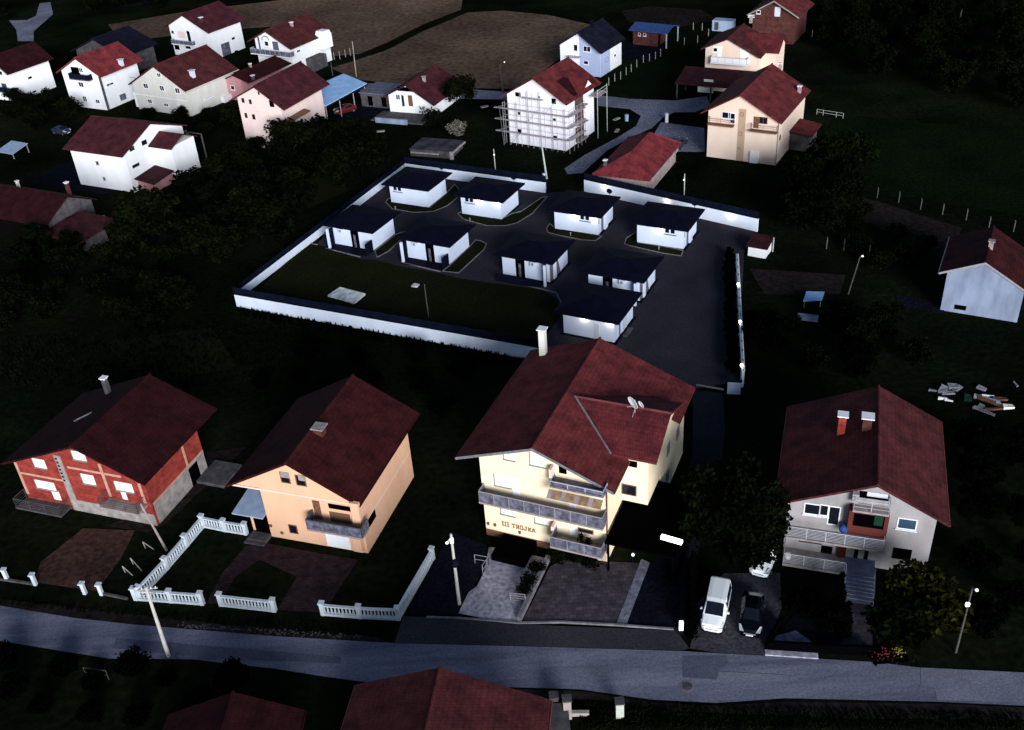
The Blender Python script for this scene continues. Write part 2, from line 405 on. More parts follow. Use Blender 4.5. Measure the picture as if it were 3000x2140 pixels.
def balcony(fr, face, crop, q0, q1, prot, rh=1.0, style='bars', slabm='slab', railm='rail', bars=5, th=.18, name='balcony', ends=(1, 1)):
    """slab + railing; q0,q1 are picture points of the outer top edge of the slab"""
    a0, za = fr.hit(face, Q(crop, *q0), prot); a1, zb = fr.hit(face, Q(crop, *q1), prot)
    z = (za + zb) / 2; a0, a1 = sorted((a0, a1))
    s = MB(); fr.fb(s, face, a0, a1, z - th, z, .003, prot); sl = s.build(name, M[slabm], fr.e)
    def L(a, o): return {'F': (a, -o), 'R': (fr.w + o, a), 'L': (-o, a), 'B': (a, fr.d + o)}[face]
    pr_ = prot - .06
    pts = ([L(a0 + .05, .02)] if ends[0] else []) + [L(a0 + .05, pr_), L(a1 - .05, pr_)] + ([L(a1 - .05, .02)] if ends[1] else [])
    r = MB()
    if style == 'bars': railing(fr, r, pts, z + .004, rh, bars); r.build('railing', M[railm], sl)
    else:
        for (a, b) in zip(pts[:-1], pts[1:]):
            A_ = Vector((a[0], a[1], 0)); B_ = Vector((b[0], b[1], 0)); dv = (B_ - A_).normalized(); nn = Vector((-dv.y, dv.x, 0)) * .02
            r.hexa([A_ + nn + Vector((0, 0, z + .05)), B_ + nn + Vector((0, 0, z + .05)), B_ - nn + Vector((0, 0, z + .05)), A_ - nn + Vector((0, 0, z + .05))],
                   [A_ + nn + Vector((0, 0, z + rh - .06)), B_ + nn + Vector((0, 0, z + rh - .06)), B_ - nn + Vector((0, 0, z + rh - .06)), A_ - nn + Vector((0, 0, z + rh - .06))])
        pn = r.build('railing_panel', M[style], sl)
        r = MB(); railing(fr, r, pts, z + .004, rh, 1, 1.3, .045); r.build('railing', M[railm], sl)
    fr.bz = z
    return a0, a1, z

# ================================================================ GROUND
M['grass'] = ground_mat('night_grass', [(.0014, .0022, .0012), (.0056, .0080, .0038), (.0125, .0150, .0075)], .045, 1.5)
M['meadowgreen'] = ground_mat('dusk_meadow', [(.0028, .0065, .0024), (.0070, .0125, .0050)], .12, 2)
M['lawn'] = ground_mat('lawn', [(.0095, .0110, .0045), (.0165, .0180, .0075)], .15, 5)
M['field'] = ground_mat('ploughed_field', [(.075, .045, .034), (.125, .078, .054), (.20, .130, .085)], .035, .9)
M['field2'] = ground_mat('fallow_field', [(.010, .008, .007), (.026, .019, .016)], .05, 1)
M['track'] = ground_mat('earth_track', [(.012, .009, .009), (.030, .023, .021)], .1, 1.5)
M['road'] = ground_mat('worn_asphalt', [(.100, .105, .150), (.165, .170, .225), (.23, .235, .30)], .12, 6, .9, .1)
_n = M['road'].node_tree; _tc = [x for x in _n.nodes if x.type == 'TEX_COORD'][0]; _mp = _n.nodes.new('ShaderNodeMapping'); _mp.inputs['Scale'].default_value = (.22, 2.2, 1); _mp.inputs['Rotation'].default_value = (0, 0, R_(6))
_big = [x for x in _n.nodes if x.type == 'TEX_NOISE' and x.inputs['Scale'].default_value < 1][0]; _n.links.new(_tc.outputs['Object'], _mp.inputs['Vector']); _n.links.new(_mp.outputs['Vector'], _big.inputs['Vector']); _big.inputs['Scale'].default_value = .35
M['road2'] = ground_mat('patched_asphalt', [(.090, .094, .132), (.130, .134, .178)], .3, 8, .9, .1)
M['road3'] = ground_mat('pale_patched_asphalt', [(.16, .16, .205), (.24, .24, .295)], .3, 8, .9, .1)
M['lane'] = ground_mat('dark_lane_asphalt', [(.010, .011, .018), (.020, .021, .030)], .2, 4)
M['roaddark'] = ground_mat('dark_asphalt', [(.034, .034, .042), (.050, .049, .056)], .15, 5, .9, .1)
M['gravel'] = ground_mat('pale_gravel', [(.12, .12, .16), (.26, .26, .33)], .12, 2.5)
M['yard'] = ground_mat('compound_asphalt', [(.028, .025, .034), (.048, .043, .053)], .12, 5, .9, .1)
M['pavers'] = bricks('brown_pavers', (.026, .015, .018), (.040, .025, .028), (.015, .010, .012), .5, .3, False)
M['pavers2'] = bricks('grey_pavers', (.055, .046, .056), (.092, .076, .090), (.036, .032, .038), .6, .4, False)
M['earth'] = ground_mat('brown_yard_earth', [(.042, .023, .019), (.080, .044, .034)], .25, 2)
M['palestone'] = ground_mat('pale_concrete_drive', [(.24, .23, .28), (.50, .47, .55)], .4, 3, .9, .1)
M['kerb'] = mat('kerb_stone', (.17, .16, .17), .9, .25, 2)
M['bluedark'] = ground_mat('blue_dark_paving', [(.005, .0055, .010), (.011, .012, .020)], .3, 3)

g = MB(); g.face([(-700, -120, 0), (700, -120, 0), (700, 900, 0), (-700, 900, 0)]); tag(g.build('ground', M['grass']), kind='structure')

def psheet(name, crop, pts, z, m):
    return sheet(name, [W(crop, *p, z) for p in pts], z, M[m])

psheet('road', 'P', [(-900, 1700), (0, 1775), (218, 1811), (400, 1831), (800, 1864), (1156, 1885), (1600, 1896), (1996, 1908), (2110, 1915), (2250, 1922), (2560, 1940), (2700, 1957), (3000, 1971), (3900, 2010),
                     (3900, 2120), (3000, 2068), (2738, 2056), (2300, 2046), (2100, 2060), (1907, 2050), (1700, 2020), (1472, 2013), (1100, 2003), (946, 1982), (800, 1959), (560, 1932), (320, 1930), (182, 1908), (0, 1878), (-900, 1790)], .03, 'road')
psheet('road_patch', 'w', [(1300, 395), (1720, 398), (1735, 470), (1640, 535), (1625, 622), (1300, 600)], .042, 'road2')
psheet('road_patch', 'w', [(1640, 545), (2277, 580), (2277, 640), (1650, 620)], .046, 'road3')
psheet('road_patch', 'x', [(1370, 1118), (2202, 1158), (2202, 1400), (1500, 1380), (1480, 1280), (1370, 1250)], .042, 'road3')
psheet('road_patch', 'P', [(340, 1870), (700, 1900), (1000, 1925), (1000, 1945), (650, 1930), (330, 1900)], .042, 'road2')
psheet('road_verge', 'P', [(1480, 2018), (1700, 2025), (1907, 2058), (2100, 2068), (2300, 2056), (2760, 2062), (3100, 2078), (3100, 2110), (2500, 2105), (2000, 2085), (1800, 2055), (1480, 2035)], .02, 'track')
psheet('verge', 'P', [(0, 1755), (300, 1790), (700, 1835), (1100, 1868), (1150, 1884), (800, 1863), (400, 1830), (218, 1810), (0, 1774)], .02, 'track')
psheet('pavement', 'P', [(1180, 1806), (1340, 1812), (1500, 1829), (1980, 1848), (2020, 1900), (1996, 1907), (1600, 1895), (1156, 1884)], .05, 'roaddark')
M['apron'] = ground_mat('worn_apron', [(.040, .036, .046), (.075, .068, .085)], .3, 4)
psheet('parking_apron', 'P', [(2040, 1770), (2120, 1680), (2285, 1680), (2290, 1780), (2245, 1905), (2250, 1921), (2110, 1914), (2022, 1900)], .05, 'apron')
psheet('forecourt', 'P', [(1612, 1660), (1650, 1640), (1880, 1650), (1870, 1680), (1801, 1830), (1531, 1820)], .06, 'pavers2')
psheet('garden_path', 'r', [(640, 300), (1005, 390), (745, 925), (560, 905), (265, 845), (300, 770), (350, 670), (420, 620), (480, 500), (520, 295)], .07, 'palestone')
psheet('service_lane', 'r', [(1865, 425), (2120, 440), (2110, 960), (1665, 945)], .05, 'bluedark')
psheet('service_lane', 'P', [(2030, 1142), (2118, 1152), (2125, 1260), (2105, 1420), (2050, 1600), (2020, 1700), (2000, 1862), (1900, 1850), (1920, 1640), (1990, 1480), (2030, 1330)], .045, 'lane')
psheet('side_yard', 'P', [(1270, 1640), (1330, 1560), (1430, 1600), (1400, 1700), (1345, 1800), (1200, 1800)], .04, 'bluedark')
psheet('driveway', 'P', [(770, 1590), (930, 1620), (1050, 1640), (1010, 1700), (950, 1795), (812, 1788), (870, 1690), (760, 1640), (690, 1690), (640, 1770), (605, 1768), (650, 1680), (720, 1600)], .04, 'pavers')
psheet('yard', 'F', [(185, 1175), (300, 1180), (270, 1240), (215, 1315), (75, 1295), (90, 1250)], .05, 'earth')
psheet('yard', 'P', [(560, 1330), (720, 1310), (640, 1390), (480, 1540), (430, 1560), (300, 1540), (450, 1500)], .04, 'darkconc' if False else 'track')
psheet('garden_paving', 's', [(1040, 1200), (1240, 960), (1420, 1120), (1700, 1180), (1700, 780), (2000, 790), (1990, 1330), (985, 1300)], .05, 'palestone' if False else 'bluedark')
psheet('garden_path', 's', [(1720, 790), (1960, 795), (1970, 1320), (1640, 1310), (1740, 1100)], .08, 'pavers2')
psheet('garden_paving', 's', [(1050, 1180), (1240, 1130), (1480, 1300), (1000, 1290)], .09, 'gravel')
# far roads, fields
psheet('gravel_road', 'F', [(1330, 212), (1400, 220), (1500, 224), (1572, 214), (1580, 236), (1545, 250), (1500, 250), (1474, 262), (1450, 285), (1400, 308), (1350, 335), (1296, 385), (1262, 388), (1255, 375), (1300, 345), (1375, 305), (1415, 280), (1425, 258), (1400, 243), (1330, 236)], .05, 'gravel')
psheet('parking_yard', 'F', [(1470, 272), (1566, 285), (1568, 338), (1500, 338), (1440, 322)], .06, 'gravel')
psheet('gravel_road', 'F', [(700, 275), (760, 245), (800, 230), (870, 222), (870, 240), (820, 262), (740, 285)], .05, 'bluedark')
psheet('gravel_road', 'F', [(800, 185), (860, 187), (880, 205), (1020, 197), (1130, 205), (1130, 222), (1030, 220), (870, 222), (800, 215)], .05, 'gravel')
psheet('gravel_road', 'F', [(20, 46), (60, 45), (80, 36), (88, 8), (112, 5), (118, 32), (103, 45), (75, 70), (75, 92), (40, 92), (36, 66)], .05, 'gravel')
psheet('field', 'F', [(240, 55), (420, 25), (560, 8), (680, -6), (860, -12), (1030, -8), (1025, 22), (940, 55), (860, 95), (800, 120), (740, 125), (600, 60), (460, 70), (300, 90), (260, 80)], .04, 'field')
psheet('field', 'F', [(735, 152), (860, 112), (940, 70), (1040, 28), (1120, 24), (1220, 34), (1335, 60), (1290, 100), (1240, 135), (1150, 198), (1020, 196), (880, 188), (790, 176)], .05, 'field')
psheet('field', 'F', [(1380, 25), (1450, 14), (1560, 22), (1600, 45), (1500, 62), (1400, 50)], .04, 'field2')
psheet('dirt_track', 'F', [(1860, 425), (1960, 450), (2140, 508), (2105, 575), (2020, 540), (1900, 480)], .04, 'track')
psheet('garden_patch', 'F', [(1665, 597), (1880, 612), (1868, 655), (1700, 655)], .04, 'track')
psheet('dirt_track', 'F', [(1990, 655), (2100, 672), (2100, 700), (2000, 680)], .05, 'bluedark')
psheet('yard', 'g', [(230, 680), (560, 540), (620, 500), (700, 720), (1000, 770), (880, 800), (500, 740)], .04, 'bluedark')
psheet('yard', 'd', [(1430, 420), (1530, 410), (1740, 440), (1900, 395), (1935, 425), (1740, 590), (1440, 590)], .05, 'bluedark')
psheet('gravel_road', 'a', [(1310, 60), (1600, 20), (1880, -5), (1890, 8), (1650, 40), (1400, 78)], .05, 'bluedark')
psheet('terrain_patch', 'F', [(640, 205), (700, 240), (760, 250), (700, 300), (600, 290), (540, 260)], .03, 'field2' if False else 'grass')
for pts in ([(470, 640), (700, 600), (760, 680), (560, 720)], [(820, 500), (960, 470), (1020, 560), (880, 620)], [(300, 1000), (620, 960), (700, 1080), (420, 1120)]):
    psheet('meadow', 'P', pts, .03, 'lawn')
psheet('meadow', 'P', [(2440, 330), (2700, 360), (3050, 380), (3050, 640), (2800, 600), (2600, 560), (2480, 540), (2420, 440)], .02, 'meadowgreen')
psheet('meadow', 'P', [(1800, 120), (1990, 90), (2060, 140), (2040, 250), (1860, 285), (1780, 260), (1800, 180)], .02, 'meadowgreen')
# compound interior
psheet('compound_paving', 'P', [(700, 903), (1183, 500), (1600, 565), (1712, 560), (2225, 660), (2180, 740), (2160, 1120), (2030, 1140), (1900, 1130), (1640, 1030)], .03, 'yard')
psheet('lawn', 'P', [(712, 895), (895, 712), (930, 716), (1060, 760), (1100, 762), (1160, 778), (1280, 800), (1340, 815), (1430, 828), (1590, 850), (1626, 872), (1648, 905), (1640, 930), (1600, 980), (1565, 1020), (1300, 1000)], .06, 'lawn')
def island(crop, pts):
    o = psheet('lawn', crop, pts, .07, 'lawn')
    k = MB(); w = [W(crop, *p, 0) for p in pts]
    for a, b in zip(w, w[1:] + w[:1]):
        k.bar(Vector((a.x, a.y, .06)), Vector((b.x, b.y, .06)), .14)
    tag(k.build('kerb', M['kerb']), kind='structure')
island('h', [(830, 520), (860, 480), (1290, 580), (1470, 430), (1560, 330), (1640, 430), (1480, 560), (1330, 620), (1130, 630), (900, 590)])
island('h', [(1590, 640), (1640, 620), (2050, 705), (2165, 640), (2260, 620), (2480, 470), (2540, 460), (2380, 640), (2220, 740), (2100, 770), (1900, 770), (1650, 700)])
island('i', [(725, 800), (760, 750), (830, 800), (1270, 870), (1310, 880), (1240, 930), (1100, 920), (850, 870), (740, 840)])
island('i', [(1550, 960), (1570, 900), (1680, 830), (1690, 950), (1900, 980), (2170, 1030), (2150, 1090), (1950, 1060), (1600, 980)])
island('h', [(1030, 830), (940, 860), (715, 1035), (740, 1105), (860, 1040), (1010, 900), (1060, 870)])
island('h', [(1780, 920), (1840, 930), (1895, 960), (1870, 1020), (1600, 1270), (1430, 1250), (1510, 1190), (1730, 980)])
def kerbline(crop, pts, s=.14, z=.08):
    k = MB(); w = [W(crop, *p, 0) for p in pts]
    for a, b in zip(w[:-1], w[1:]): k.bar(Vector((a.x, a.y, z)), Vector((b.x, b.y, z)), s)
    tag(k.build('kerb', M['kerb']), kind='structure')
kerbline('h', [(200, 1010), (560, 1100)]); kerbline('h', [(980, 1155), (1410, 1255)]); kerbline('i', [(220, 1330), (700, 1445)])
kerbline('r', [(0, 885), (250, 893), (570, 912), (760, 932), (1120, 925), (1570, 948), (2060, 985)], .16)
kerbline('j', [(1430, 1460), (1690, 1505)], .15); kerbline('i', [(700, 1445), (830, 1480), (900, 1620)], .14)
kerbline('P', [(900, 713), (930, 719)], .14)

# gravel verge stones between road and the balustrade garden
vg = MB()
for i in range(230):
    f_ = random.random(); px = 520 + f_ * 540; py = 1832 + (px - 520) * .066 + random.gauss(0, 5)
    p = at(px, py); r = random.uniform(.03, .11); vg.ball((p.x, p.y, r * .3), r, 5, .6)
tag(vg.build('verge_stones', M['darkconc']), 'pale rubble stones scattered along the road edge below the balustrade garden', 'rubble', kind='stuff')

# low divider wall, parking divider and manhole
def lowwall(name, q0, q1, crop, w, h, m, label, cat, z0=0):
    a = W(crop, *q0); b = W(crop, *q1); d = (b - a); L = d.length
    mb = MB(); mb.box(0, -w / 2, z0, L, w / 2, h); o = mb.build(name, M[m], None, (a.x, a.y, 0)); o.rotation_euler = (0, 0, math.atan2(d.y, d.x))
    return tag(o, label, cat)
lowwall('divider_wall', (770, 920), (1015, 400), 'r', .35, .55, 'kerb', 'grey low wall between the pale curved drive and the paved forecourt', 'wall')
psheet('paving_strip', 'r', [(1790, 392), (1862, 425), (1662, 950), (1575, 946)], .08, 'gravel')
mh = MB(); c = W('w', 1345, 690); mh.cyl((0, 0, .035), (0, 0, .06), .36, None, 24)
mo = mh.build('manhole_cover', M['darkconc'], None, (c.x, c.y, 0)); tag(mo, 'round dark manhole cover in the grey road', 'manhole cover')
mh = MB(); 
for i in range(24):
    a0, a1 = 2 * PI * i / 24, 2 * PI * (i + 1) / 24
    mh.hexa([(.37 * math.cos(a0), .37 * math.sin(a0), .032), (.47 * math.cos(a0), .47 * math.sin(a0), .032), (.47 * math.cos(a1), .47 * math.sin(a1), .032), (.37 * math.cos(a1), .37 * math.sin(a1), .032)],
            [(.37 * math.cos(a0), .37 * math.sin(a0), .05), (.47 * math.cos(a0), .47 * math.sin(a0), .05), (.47 * math.cos(a1), .47 * math.sin(a1), .05), (.37 * math.cos(a1), .37 * math.sin(a1), .05)])
mh.build('cover_frame', M['kerb'], mo)

# ================================================================ NEAR HOUSES
# ---- brick shell house (left)
P = [-46.83, 75.52, -20.36, 14.45, 8.34, -.99, 4.76, 8.20, 8.36, 14.9, 5.44, -.51, 11.27]
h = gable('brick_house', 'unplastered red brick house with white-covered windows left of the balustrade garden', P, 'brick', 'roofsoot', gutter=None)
for b in ((160, 897, 530, 985), (535, 862, 960, 940)):
    a0, a1, z0, z1 = rect(h, 'F', 'n', b); zz = (z0 + z1) / 2
    mb = MB(); h.fb(mb, 'F', max(0, a0), a1, zz - .12, zz + .12, .003, .04); mb.build('ring_beam', M['beam'], h.e)
for b in ((780, 835, 885, 1095), (105, 820, 150, 1060), (1095, 990, 1160, 1150)):
    a0, z1 = h.hit('F', Q('n', b[0], b[1])); a1, z0 = h.hit('F', Q('n', b[2], b[3])); am = max(.2, min(14.2, (a0 + a1) / 2))
    mb = MB(); h.fb(mb, 'F', am - .14, am + .14, z0, min(z1, zroof(P, am) - .3), .005, .06); mb.build('concrete_column', M['beam'], h.e)
mb = MB(); a0, z1 = h.hit('F', Q('n', 470, 770)); a1, z0 = h.hit('F', Q('n', 575, 1140))
h.fb(mb, 'F', (a0 + a1) / 2 - .35, (a0 + a1) / 2 + .35, z0, z1, .005, .10); cm = mb.build('stair_shaft_wall', M['pinkconc'], h.e)
mb = MB()
for k in range(7):
    zz = z1 - .3 - k * .42; h.fb(mb, 'F', (a0 + a1) / 2 - .25, (a0 + a1) / 2 - .02, zz - .2, zz, .103, .12)
mb.build('vent_opening', M['dark'], cm)
for b in ((255, 790, 375, 875), (565, 730, 690, 815), (640, 912, 765, 1005), (275, 960, 450, 1050), (905, 972, 1065, 1065)):
    window(h, 'F', 'n', b, 'blind')
for b in ((405, 1050, 490, 1130), (955, 1060, 1015, 1125)):
    box_part(h, 'F', 'n', b, .004, .05, 'door', 'blind')
a0, a1, z0, z1 = rect(h, 'F', 'n', (600, 1065, 860, 1190))
mb = MB(); h.fb(mb, 'F', 5.2, 14.45, 0, 1.35, .004, .05); mb.build('plinth', M['concrete'], h.e)
mb = MB(); mb.box(14.454, .3, 0, 14.50, 8.3, 2.3); mb.build('rough_plinth', M['concrete'], h.e)
balcony(h, 'F', 'n', (115, 1165), (490, 1270), 1.5, 1.0, 'bars', 'darkconc', 'polegrey', 4)
balcony(h, 'F', 'n', (790, 1175), (1100, 1245), 1.3, 1.0, 'bars', 'slab', 'polegrey', 4)
mb = MB()
v0, z0 = h.hit('R', Q('n', 1500, 900)); v1, z1 = h.hit('R', Q('n', 1560, 800))
mb.box(14.504, v0 - .1, 0, 14.53, v0 + 1.3, 2.1); mb.build('door_opening', M['dark'], h.e)
for (xa, ya) in ((1460, 735), ):
    v0, z0 = h.hit('R', Q('n', 1480, 830)); mb = MB(); mb.box(14.453, v0 - .12, 2.3, 14.51, v0 + .12, zroof(P, 14.45) - .35); mb.build('concrete_column', M['beam'], h.e)
mb = MB(); mb.box(14.453, 0.3, 2.3, 14.53, 8.3, 2.5); mb.build('ring_beam', M['beam'], h.e)
chim_px(h, Q('n', 860, 275), h=1.9, s=.45, m='darkconc', cap='white')
mb = MB(); mb.box(14.6, 6.2, 0, 17.6, 9.5, .35); mb.build('terrace_slab', M['darkconc'], h.e)
mb = MB(); q = chim_px  # roof hatch strip
l = (4.6, 5.2); z = zroof(P, 4.6); mb.hexa([(3.9, 4.6, zroof(P, 3.9) + .02), (5.2, 5.4, zroof(P, 5.2) + .02), (5.3, 5.7, zroof(P, 5.3) + .02), (4.0, 4.95, zroof(P, 4.0) + .02)],
    [(3.9, 4.6, zroof(P, 3.9) + .12), (5.2, 5.4, zroof(P, 5.2) + .12), (5.3, 5.7, zroof(P, 5.3) + .12), (4.0, 4.95, zroof(P, 4.0) + .12)]); mb.build('loose_roof_sheet', M['flash'], h.roof)

# ---- orange house
P = [-22.46, 67.92, -19.37, 9.4, 10.66, -3.3, 5.0, 3.25, 8.96, 9.45, 5.55, -.14, 13.4]
P[5] = -3.2; P[6] = 8.96 - (8.96 - 6.67) / (3.19 + .57) * (3.25 + 3.2) + .35
h = gable('orange_house', 'orange plastered house with dark hipped-eave roof inside the white balustrade garden', P, 'orange', 'roofbrown', gutter=None)
mb = MB(); zt = zroof(P, -2.75) - .26
a0, zb = h.hit('F', Q('o', 400, 1045)); a1, zc = h.hit('F', Q('o', 1150, 1140))
zb = (zb + zc) / 2
mb.prism_y([(-2.75, zb), (-.01, zb), (-.01, zroof(P, 0) - .25), (-2.75, zt)], .05, 3.2); mb.build('upper_storey_overhang', M['orange'], h.e)
mb = MB(); mb.box(-2.8, -.06, zb - .08, 9.42, -.003, zb + .10); mb.build('string_course', M['peach'], h.e)
v0, za = h.hit('R', Q('o', 1330, 1210)); v1, zc2 = h.hit('R', Q('o', 1600, 780)); zm = (za + zc2) / 2
mb = MB(); mb.box(9.403, 0, zm - .06, 9.44, 10.6, zm + .06); mb.build('string_course', M['peach'], h.e)
window(h, 'F', 'o', (590, 900, 685, 995), 'brown'); window(h, 'F', 'o', (712, 922, 812, 1018), 'brown')
box_part(h, 'F', 'o', (592, 900, 675, 955), .052, .07, 'shutter', 'pinkconc'); box_part(h, 'F', 'o', (735, 925, 805, 978), .052, .07, 'shutter', 'pinkconc')
box_part(h, 'F', 'o', (848, 1128, 935, 1280), .004, .05, 'door', 'wood')
window(h, 'F', 'o', (978, 1150, 1160, 1215), 'hole'); box_part(h, 'F', 'o', (985, 1215, 1165, 1330), .004, .04, 'balcony_door', 'brownframe')
box_part(h, 'F', 'o', (1145, 1150, 1245, 1340), .004, .35, 'corner_pillar', 'orange')
balcony(h, 'F', 'o', (810, 1360), (1250, 1425), 1.4, 1.0, 'balglass', 'slab', 'polegrey', 1)
window(h, 'F', 'o', (660, 1315, 745, 1395), 'brown')
g_ = box_part(h, 'F', 'o', (950, 1375, 1160, 1520), .004, .06, 'garage_door', 'white')
box_part(h, 'F', 'o', (1165, 1430, 1255, 1545), .004, .5, 'garage_pillar', 'orange')
for q_ in ((525, 1325), (615, 1382)):
    a0, z0 = h.hit('F', Q('o', *q_)); mb = MB(); mb.box(a0 - .12, -.12, z0 - .12, a0 + .12, -.004, z0 + .12); mb.build('wall_lamp', M['brownframe'], h.e)
v0, z0 = h.hit('R', Q('o', 1325, 1270)); mb = MB(); mb.box(9.403, v0 - .7, z0 - .4, 9.45, v0 + .7, z0 + .5); mb.build('garage_window', M['dark'], h.e)
# porch with blue sheet roof on the left
mb = MB(); mb.box(-1.9, .2, 0, -1.6, .5, 2.5); mb.build('porch_pillar', M['orange'], h.e)
mb = MB(); mb.hexa([(-3.1, -.6, 2.5), (-.02, -.6, 2.5), (-.02, 4.5, 3.1), (-3.1, 4.5, 3.1)], [(-3.1, -.6, 2.62), (-.02, -.6, 2.62), (-.02, 4.5, 3.22), (-3.1, 4.5, 3.22)]); mb.build('porch_roof', M['tarp'], h.e)
mb = MB(); mb.box(-1.55, .1, 0, -.02, .14, 2.2); mb.build('porch_door', M['dark'], h.e)
mb = MB(); mb.box(-2.0, -1.4, 0, .0, 0, .15); mb.box(-1.8, -1.0, .15, .0, 0, .3); mb.build('porch_step', M['darkconc'], h.e)
chim_px(h, Q('o', 915, 590), h=.75, s=.8, m='redbrick', cap='concrete')

# ---- hotel house
P = [-3.29, 66.12, -24.45, 11.0, 16.27, -1.99, 8.35, 4.99, 10.90, 11.73, 8.10, -.4, 17.15]
h = gable('hotel_house', 'tall warm-yellow house with maroon cross-gabled roof, long grey balcony and lettered sign', P, 'yellow', 'roof', verge='flash', gutter='ridge')
T_ = h
SL = (10.90 - 8.10) / (11.73 - 4.99)
mb = MB(); mb.prism_y([(11.735, 8.10), (14.1, 8.10 - SL * 2.365), (14.1, 7.88 - SL * 2.365), (11.735, 7.88)], 11.5, 17.15); mb.build('roof_extension', M['roof'], h.e)
# cross wing roof, ridge along x
rv, rz, ev, ez = 7.9, 10.6, 3.5, 8.7
def prism_x(mb, prof, x0, x1): return mb.hexa([(x0, y, z) for y, z in prof], [(x1, y, z) for y, z in prof])
mb = MB(); prism_x(mb, [(ev, ez), (rv, rz), (rv, rz - .22), (ev, ez - .22)], 5.6, 14.15); prism_x(mb, [(rv + .001, rz), (12.3, ez), (12.3, ez - .22), (rv + .001, rz - .22)], 5.6, 14.15)
M['roofx'] = tiles('maroon_roof_tiles_wing', (.125, .024, .027), axis=1)
wr = mb.build('wing_roof', M['roofx'], h.e)
mb = MB(); mb.cyl((5.7, rv, rz), (14.16, rv, rz), .12, None, 6); mb.build('ridge_cap', M['ridge'], wr)
def vz(u): return 10.9 - SL * (u - 4.99)
mb = MB()
for sgn, vend in ((-1, ev), (1, 12.3)):
    pts = []
    for k in range(2):
        v_ = rv if k == 0 else vend; zz = rz if k == 0 else ez
        u_ = 4.99 + (10.9 - zz) / SL; pts.append(Vector((u_, v_, zz + .05)))
    (mb.bar(pts[0], pts[1], .12) if sgn < 0 else None)
mb.build('valley_flashing', M['flash'], wr)
mb = MB(); prism_x(mb, [(3.9, 3.7), (8.0, 3.7), (8.0, 0), (16.27, 0), (16.27, 7.0), (14.2, 7.0), (12.3, 8.4), (rv, rz - .26), (3.9, 8.58)], 11.003, 13.35); mb.build('wing_wall', M['yellow'], h.e)
# plinth storey
mb = MB(); mb.box(.01, -.05, 0, 6.6, -.003, .70); mb.build('dark_plinth', M['brownframe'], h.e)
for b in ((480, 160, 600, 265), (770, 170, 945, 340), (375, 410, 560, 570), (450, 795, 605, 885), (830, 895, 985, 985)):
    window(h, 'F', 'q', b, 'blind')
for b in ((563, 450, 655, 685), (1195, 720, 1280, 820), (1205, 980, 1290, 1118)):
    box_part(h, 'F', 'q', b, .004, .05, 'balcony_door', 'blind')
window(h, 'F', 'q', (1305, 1005, 1478, 1090), 'brown')
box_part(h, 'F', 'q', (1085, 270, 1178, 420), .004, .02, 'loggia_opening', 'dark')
balcony(h, 'F', 'q', (200, 720), (1580, 1035), 1.2, 1.1, 'balglass', 'slab', 'steel', 1)
balcony(h, 'F', 'q', (985, 545), (1585, 662), 1.2, .4, 'balglass', 'balcrete', 'rail', 1)
balcony(h, 'F', 'q', (990, 1215), (1568, 1355), 1.6, 1.0, 'balglass', 'slab', 'steel', 1)
# striped awning under the upper balcony
a0, zt = 6.85, h.bz
a0, z_ = h.hit('F', Q('q', 980, 555), 1.2); a1, z2_ = h.hit('F', Q('q', 1585, 668), 1.2)
bb = MB(); cc = MB(); n = 12
for k in range(n):
    xa = a0 + (a1 - a0) * k / n; xb = a0 + (a1 - a0) * (k + .97) / n; t_ = (bb if k % 3 else cc)
    t_.hexa([(xa, -1.22, z_ - .25), (xb, -1.22, z_ - .25), (xb, -1.9, z_ - .62), (xa, -1.9, z_ - .62)], [(xa, -1.22, z_ - .20), (xb, -1.22, z_ - .20), (xb, -1.9, z_ - .57), (xa, -1.9, z_ - .57)])
aw = bb.build('awning', mat('brown_awning_cloth', (.30, .18, .11), .9, .3, 2), h.e); cc.build('awning_stripe', M['pinkconc'], aw)
# curved buttress-like lit pier left of upper balcony
for b in ((975, 365, 1010, 520), (1000, 1000, 1035, 1170)):
    box_part(h, 'F', 'q', b, .004, .8, 'balcony_pier', 'peach')
mb = MB(); mb.cyl((11.06, -.06, 1.0), (11.06, -.06, 8.0), .06, None, 6); mb.build('downpipe', M['ridge'], h.e)
window(h, 'F', 'q', (1870, 262, 1962, 345), 'hole', off=-3.9); window(h, 'F', 'q', (1787, 515, 1955, 665), 'brown', off=-3.9)
for b in ((1845, 830, 1865, 890), (1770, 945, 1790, 1030), (1760, 1180, 1785, 1230)):
    v0, z0 = h.hit('R', Q('p', (b[0] + b[2]) / 2, (b[1] + b[3]) / 2), 2.35); mb = MB(); mb.box(13.353, v0 - .5, z0 - .6, 13.39, v0 + .5, z0 + .6); mb.build('side_window', M['sill'], h.e)
